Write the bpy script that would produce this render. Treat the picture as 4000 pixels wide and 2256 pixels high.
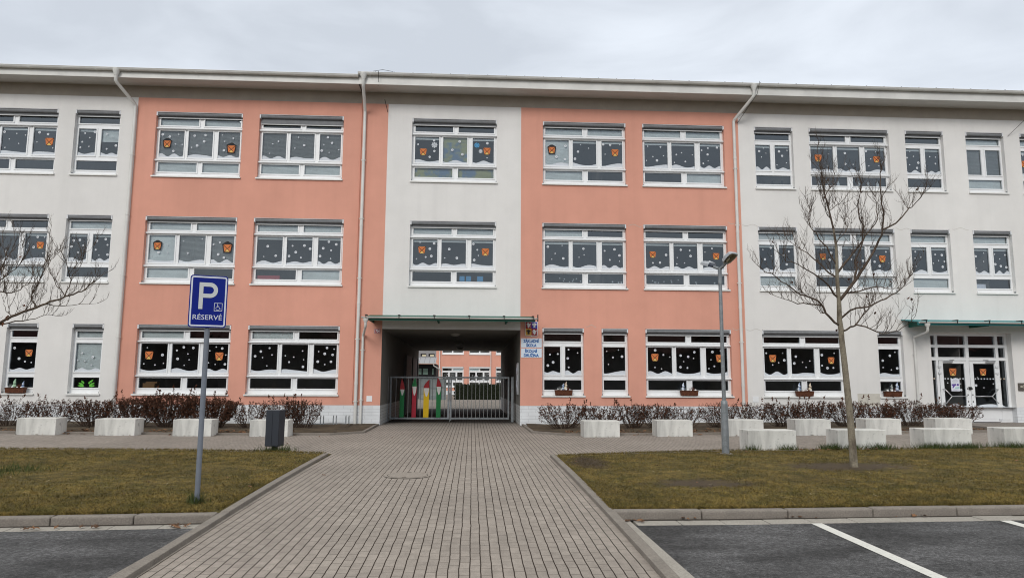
import bpy, bmesh, math, random
import numpy as np
from mathutils import Vector, Matrix
R = math.radians
for o in list(bpy.data.objects): bpy.data.objects.remove(o)
sc = bpy.context.scene
COL = sc.collection
# ------------------------------------------------------------------ camera
F, PITCH, YAW, ROLL = 2742.65, 0.127531, 0.0553064, 0.0052638
cam = bpy.data.cameras.new('camera'); co = bpy.data.objects.new('camera', cam); COL.objects.link(co)
cam.sensor_width = 36; cam.lens = F/4000*36; cam.clip_start = .05; cam.clip_end = 2000
fw = Vector((math.sin(YAW)*math.cos(PITCH), math.cos(YAW)*math.cos(PITCH), math.sin(PITCH)))
ri = Vector((math.cos(YAW), -math.sin(YAW), 0)); up = ri.cross(fw)
r2 = ri*math.cos(ROLL)+up*math.sin(ROLL); u2 = up*math.cos(ROLL)-ri*math.sin(ROLL)
m = Matrix((r2, u2, -fw)).transposed().to_4x4(); m.translation = (0, 0, 1.5)
co.matrix_world = m
sc.camera = co
# ------------------------------------------------------------------ sky, sun, exposure
SUN_EL, SUN_AZ = R(30), R(198)     # soft light from behind the camera, a little to the left
w = bpy.data.worlds.new('World'); sc.world = w; w.use_nodes = True
nt = w.node_tree; nt.nodes.clear(); N = nt.nodes.new; L = nt.links.new
sky = N('ShaderNodeTexSky'); sky.sky_type = 'NISHITA'; sky.sun_disc = False
sky.sun_elevation = SUN_EL; sky.sun_rotation = SUN_AZ
tc = N('ShaderNodeTexCoord'); sep = N('ShaderNodeSeparateXYZ'); L(tc.outputs['Generated'], sep.inputs[0])
mp = N('ShaderNodeMapping'); mp.inputs['Scale'].default_value = (1.0, 1.0, 3.2); L(tc.outputs['Generated'], mp.inputs[0])
nz = N('ShaderNodeTexNoise'); nz.inputs['Scale'].default_value = 2.6; nz.inputs['Detail'].default_value = 7; nz.inputs['Roughness'].default_value = .5
nz.inputs['Distortion'].default_value = .4
L(mp.outputs[0], nz.inputs['Vector'])
cr = N('ShaderNodeValToRGB'); cr.color_ramp.elements[0].position = .36; cr.color_ramp.elements[0].color = (.635, .68, .745, 1)
cr.color_ramp.elements[1].position = .64; cr.color_ramp.elements[1].color = (.87, .925, 1.0, 1)
L(nz.outputs['Fac'], cr.inputs[0])
mr = N('ShaderNodeMapRange'); mr.interpolation_type = 'SMOOTHSTEP'
for i, v in enumerate((.5, 1.0, 1.0, 1.75)): mr.inputs[i+1].default_value = v
L(sep.outputs['Z'], mr.inputs[0])
mul = N('ShaderNodeVectorMath'); mul.operation = 'SCALE'; L(cr.outputs[0], mul.inputs[0]); L(mr.outputs[0], mul.inputs['Scale'])
nsc = N('ShaderNodeVectorMath'); nsc.operation = 'SCALE'; nsc.inputs['Scale'].default_value = .1; L(sky.outputs[0], nsc.inputs[0])
tint = N('ShaderNodeMix'); tint.data_type = 'RGBA'; tint.blend_type = 'MULTIPLY'; tint.inputs[7].default_value = (1.04, .985, .87, 1)
mr2 = N('ShaderNodeMapRange'); mr2.inputs[1].default_value = .5; mr2.inputs[2].default_value = .75; L(sep.outputs['Z'], mr2.inputs[0]); L(mr2.outputs[0], tint.inputs[0]); L(mul.outputs[0], tint.inputs[6])
mx = N('ShaderNodeMix'); mx.data_type = 'RGBA'; mx.inputs[0].default_value = .1
L(tint.outputs[2], mx.inputs[6]); L(nsc.outputs[0], mx.inputs[7])
bg = N('ShaderNodeBackground'); bg.inputs[1].default_value = 1.0; L(mx.outputs[2], bg.inputs[0])
wo = N('ShaderNodeOutputWorld'); L(bg.outputs[0], wo.inputs[0])
sl = bpy.data.lights.new('sun', 'SUN'); sl.energy = 1.25; sl.angle = R(20); sl.color = (1, .96, .9)
so = bpy.data.objects.new('sun', sl); COL.objects.link(so)
sd = Vector((math.sin(SUN_AZ)*math.cos(SUN_EL), math.cos(SUN_AZ)*math.cos(SUN_EL), math.sin(SUN_EL)))
so.rotation_euler = sd.to_track_quat('Z', 'Y').to_euler(); so.location = (0, -20, 30)
sc.view_settings.view_transform = 'Standard'; sc.view_settings.look = 'None'; sc.view_settings.gamma = 1
sc.view_settings.exposure = 0.10
sc.render.engine = 'CYCLES'; sc.cycles.pixel_filter_type = 'BLACKMAN_HARRIS'; sc.cycles.filter_width = 1.05
sc.cycles.max_bounces = 8; sc.cycles.transparent_max_bounces = 12

# ------------------------------------------------------------------ materials
def mat(name, col, rough=.7, metal=0, spec=.3, var=0, vscale=4, bump=0, bscale=40, detail=6, col2=None, c2=(.45, .6), stretch=None, emit=None):
    m = bpy.data.materials.new(name); m.use_nodes = True; t = m.node_tree
    b = t.nodes['Principled BSDF']; b.inputs['Roughness'].default_value = rough; b.inputs['Metallic'].default_value = metal
    b.inputs['Specular IOR Level'].default_value = spec; b.inputs['Base Color'].default_value = (*col, 1)
    tcn = t.nodes.new('ShaderNodeTexCoord'); src = tcn.outputs['Object']
    if stretch:
        mpn = t.nodes.new('ShaderNodeMapping'); mpn.inputs['Scale'].default_value = stretch; t.links.new(src, mpn.inputs[0]); src = mpn.outputs[0]
    last = None
    if var or col2:
        n = t.nodes.new('ShaderNodeTexNoise'); n.inputs['Scale'].default_value = vscale; n.inputs['Detail'].default_value = detail
        n.inputs['Roughness'].default_value = .62
        t.links.new(src, n.inputs['Vector'])
        r = t.nodes.new('ShaderNodeValToRGB'); e = r.color_ramp.elements
        if col2:
            e[0].position, e[1].position = c2; e[0].color = (*col2, 1); e[1].color = (*col, 1)
        else:
            e[0].position, e[1].position = .3, .7
            e[0].color = (*[c*(1-var) for c in col], 1); e[1].color = (*[min(1, c*(1+var)) for c in col], 1)
        t.links.new(n.outputs['Fac'], r.inputs[0]); t.links.new(r.outputs[0], b.inputs['Base Color']); last = r.outputs[0]
    if bump:
        n2 = t.nodes.new('ShaderNodeTexNoise'); n2.inputs['Scale'].default_value = bscale; n2.inputs['Detail'].default_value = 4
        t.links.new(src, n2.inputs['Vector'])
        bp = t.nodes.new('ShaderNodeBump'); bp.inputs['Strength'].default_value = bump; bp.inputs['Distance'].default_value = .01
        t.links.new(n2.outputs['Fac'], bp.inputs['Height']); t.links.new(bp.outputs[0], b.inputs['Normal'])
    m['_'] = 0
    return m
def addmul(m, scale, lo, hi, p=(.35, .65), stretch=None, detail=5):
    """multiply the base colour by a further noise (dirt / wear)"""
    t = m.node_tree; b = t.nodes['Principled BSDF']; tcn = t.nodes.new('ShaderNodeTexCoord'); src = tcn.outputs['Object']
    if stretch:
        mpn = t.nodes.new('ShaderNodeMapping'); mpn.inputs['Scale'].default_value = stretch; t.links.new(src, mpn.inputs[0]); src = mpn.outputs[0]
    n = t.nodes.new('ShaderNodeTexNoise'); n.inputs['Scale'].default_value = scale; n.inputs['Detail'].default_value = detail; t.links.new(src, n.inputs['Vector'])
    r = t.nodes.new('ShaderNodeValToRGB'); e = r.color_ramp.elements; e[0].position, e[1].position = p
    e[0].color = (lo, lo, lo, 1); e[1].color = (hi, hi, hi, 1); t.links.new(n.outputs['Fac'], r.inputs[0])
    mm = t.nodes.new('ShaderNodeMix'); mm.data_type = 'RGBA'; mm.blend_type = 'MULTIPLY'; mm.inputs[0].default_value = 1
    if b.inputs['Base Color'].is_linked: t.links.new(b.inputs['Base Color'].links[0].from_socket, mm.inputs[6])
    else: mm.inputs[6].default_value = b.inputs['Base Color'].default_value
    t.links.new(r.outputs[0], mm.inputs[7]); t.links.new(mm.outputs[2], b.inputs['Base Color'])
    return m
def brick(name, col, col2, mortar, bw, rh, ms, rot=0, off=.5, bump=.3, rough=.85, axes='XY', warp=0):
    m = mat(name, col, rough); t = m.node_tree; b = t.nodes['Principled BSDF']
    tcn = t.nodes.new('ShaderNodeTexCoord'); src = tcn.outputs['Object']
    if warp:
        n = t.nodes.new('ShaderNodeTexNoise'); n.inputs['Scale'].default_value = 3.5; n.inputs['Detail'].default_value = 2; t.links.new(src, n.inputs['Vector'])
        s1 = t.nodes.new('ShaderNodeVectorMath'); s1.operation = 'SUBTRACT'; s1.inputs[1].default_value = (.5, .5, .5); t.links.new(n.outputs['Color'], s1.inputs[0])
        s2 = t.nodes.new('ShaderNodeVectorMath'); s2.operation = 'SCALE'; s2.inputs['Scale'].default_value = warp; t.links.new(s1.outputs[0], s2.inputs[0])
        s3 = t.nodes.new('ShaderNodeVectorMath'); s3.operation = 'ADD'; t.links.new(src, s3.inputs[0]); t.links.new(s2.outputs[0], s3.inputs[1]); src = s3.outputs[0]
    sp = t.nodes.new('ShaderNodeSeparateXYZ'); t.links.new(src, sp.inputs[0]); cb = t.nodes.new('ShaderNodeCombineXYZ')
    t.links.new(sp.outputs[axes[0]], cb.inputs[0]); t.links.new(sp.outputs[axes[1]], cb.inputs[1])
    bt = t.nodes.new('ShaderNodeTexBrick'); bt.offset = off; bt.inputs['Scale'].default_value = 1
    bt.inputs['Brick Width'].default_value = bw; bt.inputs['Row Height'].default_value = rh; bt.inputs['Mortar Size'].default_value = ms
    bt.inputs['Mortar Smooth'].default_value = .15
    bt.inputs['Color1'].default_value = (*col, 1); bt.inputs['Color2'].default_value = (*col2, 1); bt.inputs['Mortar'].default_value = (*mortar, 1)
    t.links.new(cb.outputs[0], bt.inputs['Vector']); t.links.new(bt.outputs['Color'], b.inputs['Base Color'])
    bp = t.nodes.new('ShaderNodeBump'); bp.inputs['Strength'].default_value = bump; bp.inputs['Distance'].default_value = .004; bp.invert = True
    t.links.new(bt.outputs['Fac'], bp.inputs['Height']); t.links.new(bp.outputs[0], b.inputs['Normal'])
    return m
M = {}
M['white_wall'] = addmul(mat('white_render', (.755, .74, .72), .9, var=.035, vscale=1.3, bump=.4, bscale=70), 130, .93, 1.05)
M['coral_wall'] = addmul(mat('coral_render', (.69, .338, .254), .9, var=.045, vscale=1.1, bump=.4, bscale=70), 130, .92, 1.06)
for k_ in ('white_wall', 'coral_wall'): addmul(M[k_], 2.2, .972, 1.008, p=(.3, .5), stretch=(1.6, 1, .05))
addmul(M['coral_wall'], .5, .94, 1.03, stretch=(1, 1, .25)); addmul(M['white_wall'], .5, .95, 1.02, stretch=(1, 1, .25))
M['band_wall'] = mat('shaded_beige_render', (.40, .355, .30), .9, var=.08, vscale=2, bump=.3, bscale=70)  # beige band, its tone darkened for the shade under the eaves
M['soffit'] = mat('soffit_board', (.55, .53, .50), .8, var=.05, vscale=1.5)
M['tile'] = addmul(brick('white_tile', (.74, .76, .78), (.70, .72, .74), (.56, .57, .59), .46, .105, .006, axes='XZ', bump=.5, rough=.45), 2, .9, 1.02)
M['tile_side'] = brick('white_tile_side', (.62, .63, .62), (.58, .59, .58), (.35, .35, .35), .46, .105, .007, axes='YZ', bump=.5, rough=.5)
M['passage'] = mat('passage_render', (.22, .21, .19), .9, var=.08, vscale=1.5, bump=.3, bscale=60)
M['frame'] = mat('white_pvc', (.80, .81, .82), .35, spec=.5, var=.03, vscale=3)
M['sill'] = mat('sill_metal', (.76, .76, .74), .4, spec=.5, var=.06, vscale=6)
M['zinc'] = addmul(mat('painted_gutter', (.68, .675, .645), .45, spec=.5, var=.06, vscale=2), 1.2, .9, 1.03)
M['roofmetal'] = mat('dark_roof_metal', (.055, .06, .075), .5, spec=.5, var=.1)
M['blindfab'] = mat('grey_screen_fabric', (.20, .205, .215), .75, var=.12, vscale=6)
M['blindcap'] = mat('blind_end_cap', (.68, .69, .71), .45)
M['blindbar'] = mat('blind_bottom_bar', (.66, .66, .66), .4)
M['dark'] = mat('dark_gap', (.015, .015, .017), .8)
M['room'] = mat('room_wall', (.30, .28, .26), .9, var=.2, vscale=.6)
M['slat'] = mat('venetian_slat', (.86, .90, .90), .5, var=.06, vscale=3)
M['slat_pat'] = mat('patterned_blind', (.50, .52, .30), .6, col2=(.25, .36, .52), vscale=2.2, c2=(.44, .54))
M['snow'] = mat('snow_paper', (.60, .635, .68), .7, var=.04, vscale=8)
M['flake'] = mat('flake_paper', (.66, .69, .73), .7)
M['flakedot'] = mat('flake_centre', (.28, .29, .32), .7)
M['orange'] = mat('orange_paper', (.62, .19, .058), .7, var=.1, vscale=8)
M['yellowp'] = mat('yellow_paper', (.75, .48, .14), .7)
M['blackp'] = mat('black_paper', (.03, .028, .03), .8)
M['concrete'] = addmul(mat('cast_concrete', (.60, .595, .565), .9, var=.07, vscale=3, bump=.35, bscale=30), 22, .72, 1.03, p=(.27, .36))
addmul(M['concrete'], 2.0, .80, 1.05, stretch=(1.5, 1.5, .5)); addmul(M['concrete'], 14, .90, 1.03, p=(.33, .5), stretch=(1, 1, .12)); addmul(M['concrete'], 5, .62, 1.0, p=(.30, .40), detail=9)
M['kerb'] = addmul(mat('kerb_concrete', (.225, .20, .175), .95, var=.12, vscale=4, bump=.6, bscale=90), 60, .82, 1.12)
M['gutterslab'] = addmul(mat('gutter_concrete', (.33, .305, .27), .95, var=.1, vscale=4, bump=.5, bscale=90), 50, .85, 1.1)
M['kerbgap'] = mat('kerb_joint', (.05, .04, .032), 1)
def pavers():
    m = mat('concrete_pavers', (.3, .26, .22), .92); t = m.node_tree; b = t.nodes['Principled BSDF']; n = t.nodes.new; l = t.links.new
    tcn = n('ShaderNodeTexCoord'); nz = n('ShaderNodeTexNoise'); nz.inputs['Scale'].default_value = 3.0; nz.inputs['Detail'].default_value = 3; l(tcn.outputs['Object'], nz.inputs['Vector'])
    s1 = n('ShaderNodeVectorMath'); s1.operation = 'SUBTRACT'; s1.inputs[1].default_value = (.5, .5, .5); l(nz.outputs['Color'], s1.inputs[0])
    s2 = n('ShaderNodeVectorMath'); s2.operation = 'MULTIPLY_ADD'; s2.inputs[1].default_value = (.022, .022, 0); l(s1.outputs[0], s2.inputs[0]); l(tcn.outputs['Object'], s2.inputs[2])
    sp = n('ShaderNodeSeparateXYZ'); l(s2.outputs[0], sp.inputs[0]); cb = n('ShaderNodeCombineXYZ'); l(sp.outputs['Y'], cb.inputs[0]); l(sp.outputs['X'], cb.inputs[1])
    def bt(c1, c2, mo, bw, ms):
        k = n('ShaderNodeTexBrick'); k.offset = .5; k.inputs['Scale'].default_value = 1; k.inputs['Brick Width'].default_value = bw; k.inputs['Row Height'].default_value = .0929; k.inputs['Mortar Size'].default_value = ms; k.inputs['Mortar Smooth'].default_value = .2
        k.inputs['Color1'].default_value = (*c1, 1); k.inputs['Color2'].default_value = (*c2, 1); k.inputs['Mortar'].default_value = (*mo, 1); l(cb.outputs[0], k.inputs['Vector']); return k
    k1 = bt((.325, .285, .25), (.283, .247, .217), (.12, .10, .085), .19, .0045); k2 = bt((1, 1, 1), (1, 1, 1), (.27, .225, .19), 4000, .0058)
    mm = n('ShaderNodeMix'); mm.data_type = 'RGBA'; mm.blend_type = 'MULTIPLY'; mm.inputs[0].default_value = 1; l(k1.outputs['Color'], mm.inputs[6]); l(k2.outputs['Color'], mm.inputs[7]); l(mm.outputs[2], b.inputs['Base Color'])
    bp = n('ShaderNodeBump'); bp.invert = True; bp.inputs['Strength'].default_value = .7; bp.inputs['Distance'].default_value = .004; l(k2.outputs['Fac'], bp.inputs['Height']); l(bp.outputs[0], b.inputs['Normal'])
    return m
PAV = pavers(); addmul(PAV, .6, .9, 1.06, detail=4); addmul(PAV, 90, .86, 1.1); addmul(PAV, 9, .88, 1.06); addmul(PAV, 30, .55, 1.0, p=(.26, .31))
M['paver'] = PAV
M['asphalt'] = addmul(mat('asphalt', (.074, .073, .075), .85, spec=.35, var=.5, vscale=75, bump=.8, bscale=120, detail=5), 1.3, .50, 1.25, p=(.36, .6), stretch=(.6, 1.5, 1), detail=9)
addmul(M['asphalt'], 140, .5, 1.7, p=(.33, .70), detail=2); addmul(M['asphalt'], 34, .55, 1.5, p=(.33, .68), detail=4); addmul(M['asphalt'], 14, .72, 1.18, p=(.32, .66), detail=6)
M['paint'] = addmul(mat('road_paint', (.62, .61, .57), .8, var=.08, vscale=12, bump=.4, bscale=160), 60, .75, 1.05, p=(.28, .42))
M['ground'] = mat('far_ground', (.10, .095, .08), .95, var=.3, vscale=.3)
M['soil'] = addmul(mat('bed_soil', (.075, .056, .036), 1, var=.35, vscale=9, bump=1, bscale=30), 2, .7, 1.3)
def lawn_mat(name, k):
    m = mat(name, (.165*k, .118*k, .034*k), .95, col2=(.078*k, .066*k, .018*k), vscale=2.4, c2=(.36, .62), bump=.8, bscale=120, detail=9)
    t = m.node_tree; b = t.nodes['Principled BSDF']
    addmul(m, 38, .42, 1.55, p=(.32, .68), detail=5, stretch=(.7, 1.6, 1)); addmul(m, .8, .82, 1.15, detail=4); addmul(m, 9, .72, 1.2, p=(.34, .64), detail=5)
    # worn bare patches of earth, each with a place and shape of its own
    tcn = t.nodes.new('ShaderNodeTexCoord'); n = t.nodes.new('ShaderNodeTexNoise'); n.inputs['Scale'].default_value = 3.5; n.inputs['Detail'].default_value = 8; n.inputs['Roughness'].default_value = .7
    t.links.new(tcn.outputs['Object'], n.inputs['Vector'])
    for (px, py, rx, ry) in ((3.35, 10.35, .85, .42), (6.5, 12.05, 1.3, .62), (2.1, 12.9, .4, .9)):
        mpn = t.nodes.new('ShaderNodeMapping'); mpn.inputs['Location'].default_value = (-px/rx, -py/ry, 0); mpn.inputs['Scale'].default_value = (1/rx, 1/ry, 0)
        t.links.new(tcn.outputs['Object'], mpn.inputs[0])
        ln = t.nodes.new('ShaderNodeVectorMath'); ln.operation = 'LENGTH'; t.links.new(mpn.outputs[0], ln.inputs[0])
        ad = t.nodes.new('ShaderNodeMath'); ad.operation = 'MULTIPLY_ADD'; ad.inputs[1].default_value = 2.4; t.links.new(n.outputs['Fac'], ad.inputs[0]); t.links.new(ln.outputs['Value'], ad.inputs[2])
        rp = t.nodes.new('ShaderNodeMapRange'); rp.inputs[1].default_value = 1.75; rp.inputs[2].default_value = 2.3; rp.inputs[3].default_value = .85; rp.inputs[4].default_value = 0
        t.links.new(ad.outputs[0], rp.inputs[0])
        mm = t.nodes.new('ShaderNodeMix'); mm.data_type = 'RGBA'; t.links.new(rp.outputs[0], mm.inputs[0])
        t.links.new(b.inputs['Base Color'].links[0].from_socket, mm.inputs[6]); mm.inputs[7].default_value = (.062, .044, .031, 1)
        t.links.new(mm.outputs[2], b.inputs['Base Color'])
    return m
M['lawn'] = lawn_mat('lawn_turf', .86); M['blade'] = lawn_mat('grass_blades', 1.2); addmul(M['blade'], 150, .45, 1.7, p=(.35, .66), detail=2)
M['tuft'] = mat('green_grass_tuft', (.055, .075, .022), .9, var=.4, vscale=20)
M['bark'] = addmul(mat('plane_bark', (.235, .205, .155), .9, col2=(.12, .10, .075), vscale=7, c2=(.36, .52), stretch=(1, 1, .45), bump=.4, bscale=40), 40, .8, 1.1)
M['twig'] = mat('twig_bark', (.085, .062, .047), .9, var=.4, vscale=5)
M['shrubtwig'] = mat('shrub_stem', (.06, .040, .029), .9, var=.3, vscale=8)
M['leafa'] = mat('dry_leaf_dark', (.064, .028, .017), .85, var=.4, vscale=9)
M['leafb'] = mat('dry_leaf_red', (.112, .044, .023), .85, var=.35, vscale=9)
M['litter'] = mat('fallen_leaf', (.20, .105, .055), .9, var=.5, vscale=11)
M['litterd'] = mat('fallen_leaf_dark', (.09, .05, .03), .9, var=.4, vscale=11)
M['galv'] = addmul(mat('galvanised_steel', (.23, .25, .265), .5, metal=.35, spec=.5, var=.22, vscale=9), 60, .8, 1.1)
M['galvbar'] = mat('galvanised_bar', (.20, .205, .205), .5, metal=.3, spec=.5, var=.1)
M['signpole'] = mat('grey_post_paint', (.165, .185, .22), .5, var=.12, vscale=6)
M['signblue'] = mat('reflective_blue', (.003, .014, .20), .4, spec=.2, var=.05)
M['signwhite'] = mat('reflective_white', (.62, .65, .72), .4)
M['signP'] = mat('reflective_letter', (.55, .57, .57), .4)
M['signdark'] = mat('lamp_dark_panel', (.03, .038, .06), .3, spec=.6)
M['alu'] = mat('aluminium', (.45, .46, .48), .4, metal=.6)
M['bin'] = mat('anthracite_powder', (.026, .031, .042), .5, spec=.4, var=.1, vscale=5)
M['binlid'] = mat('bin_lid', (.10, .11, .125), .45, spec=.5)
M['lamphouse'] = mat('lamp_housing', (.38, .40, .43), .5, var=.06)
M['reflector'] = mat('lamp_reflector', (.20, .17, .095), .3, metal=.3, spec=.6, var=.2, vscale=9)
M['bulb'] = mat('lamp_bulb', (.65, .62, .48), .3)
M['green'] = mat('green_canopy', (.005, .10, .07), .6, spec=.5, var=.1)
M['teal'] = mat('teal_canopy', (.010, .19, .205), .6, spec=.5, var=.1)
M['black'] = mat('black_metal', (.02, .02, .02), .5)
M['plate'] = mat('plaque_white', (.66, .74, .83), .35, spec=.5)
M['plateblue'] = mat('plaque_blue', (.006, .10, .34), .4)
M['red'] = mat('enamel_red', (.33, .018, .02), .35, spec=.5)
M['capred'] = mat('cap_red', (.30, .016, .022), .5, var=.1)
M['bodyred'] = mat('body_red', (.33, .012, .03), .5, var=.1)
M['bodygreen'] = mat('body_green', (.008, .15, .042), .5, var=.1)
M['bodyyellow'] = mat('body_yellow', (.62, .40, .006), .5, var=.08)
M['beard'] = mat('beard_white', (.60, .59, .57), .6)
M['crestblue'] = mat('crest_blue', (.05, .05, .35), .4); M['crestred'] = mat('crest_red', (.32, .015, .02), .4)
M['crestyellow'] = mat('crest_yellow', (.60, .33, .05), .4); M['white'] = mat('plain_white', (.75, .75, .75), .5)
M['wicker'] = mat('wicker', (.15, .052, .024), .8, col2=(.06, .02, .01), vscale=26, c2=(.4, .6), stretch=(1, 1, 2.2), bump=.9, bscale=45)
M['heather'] = mat('heather', (.13, .045, .03), .9, var=.4, vscale=15); M['greyfluff'] = mat('grey_fluff', (.30, .32, .31), .95, var=.3, vscale=20)
M['bluefig'] = mat('blue_figure', (.20, .28, .45), .7, col2=(.6, .65, .72), vscale=12, c2=(.45, .55))
M['palegreen'] = mat('pale_green', (.35, .52, .36), .8, var=.2); M['cream'] = mat('cream_figure', (.65, .58, .45), .7, col2=(.25, .1, .08), vscale=10, c2=(.4, .5))
M['holly'] = mat('holly_green', (.12, .48, .05), .7); M['bluepaper'] = mat('blue_paper', (.10, .35, .62), .7); M['redbox'] = mat('red_card', (.42, .05, .07), .7); M['brownbox'] = mat('cardboard', (.28, .16, .08), .9)
M['paper'] = mat('poster_paper', (.72, .74, .82), .7); M['purple'] = mat('poster_purple', (.13, .08, .33), .7); M['posteral'] = mat('poster_teal', (.42, .62, .62), .7); M['inkgrey'] = mat('poster_ink', (.35, .35, .42), .8)
M['panelbrown'] = mat('intercom_metal', (.13, .115, .10), .4, metal=.4); M['button'] = mat('intercom_button', (.42, .40, .33), .5)
M['steel'] = mat('brushed_steel', (.52, .52, .52), .3, metal=.7)
M['hedge'] = mat('clipped_hedge', (.020, .026, .013), .95, var=.6, vscale=9)
M['iron'] = addmul(mat('manhole_concrete', (.285, .25, .218), .9, var=.1, vscale=20, bump=.4, bscale=70), 90, .85, 1.1)
M['grate'] = mat('cast_iron', (.05, .045, .042), .6, var=.2)
M['lampglass'] = mat('opal_glass', (.35, .34, .31), .35)
M['greyclad'] = mat('grey_cladding', (.26, .25, .255), .7, var=.1); M['roofgrey'] = brick('seamed_roof', (.36, .36, .38), (.34, .34, .36), (.2, .2, .21), 40, .42, .02, axes='ZX', off=0)
M['litwin'] = mat('cream_curtain', (.62, .55, .38), .8)
def glass_mat(name, tint, fac, wob=.4):
    m = bpy.data.materials.new(name); m.use_nodes = True; t = m.node_tree; t.nodes.clear()
    out = t.nodes.new('ShaderNodeOutputMaterial'); ms = t.nodes.new('ShaderNodeMixShader')
    tr = t.nodes.new('ShaderNodeBsdfTransparent'); tr.inputs[0].default_value = (*tint, 1)
    gl = t.nodes.new('ShaderNodeBsdfGlossy'); gl.inputs['Roughness'].default_value = .015; gl.inputs[0].default_value = (.84, .93, 1, 1)
    fr = t.nodes.new('ShaderNodeFresnel'); fr.inputs[0].default_value = 1.5
    mm = t.nodes.new('ShaderNodeMath'); mm.operation = 'MULTIPLY'; mm.inputs[1].default_value = fac; mm.use_clamp = True; t.links.new(fr.outputs[0], mm.inputs[0])
    tcn = t.nodes.new('ShaderNodeTexCoord'); n = t.nodes.new('ShaderNodeTexNoise'); n.inputs['Scale'].default_value = 1.6; n.inputs['Detail'].default_value = 2; t.links.new(tcn.outputs['Object'], n.inputs['Vector'])
    bp = t.nodes.new('ShaderNodeBump'); bp.inputs['Strength'].default_value = wob; bp.inputs['Distance'].default_value = .012; t.links.new(n.outputs['Fac'], bp.inputs['Height']); t.links.new(bp.outputs[0], gl.inputs['Normal'])
    t.links.new(mm.outputs[0], ms.inputs[0]); t.links.new(tr.outputs[0], ms.inputs[1]); t.links.new(gl.outputs[0], ms.inputs[2]); t.links.new(ms.outputs[0], out.inputs[0])
    return m
M['glass'] = glass_mat('double_glazing', (.90, .935, .94), 2.7)
M['acryl'] = glass_mat('acrylic_sheet', (.55, .62, .62), 2.0, .1)

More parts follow.
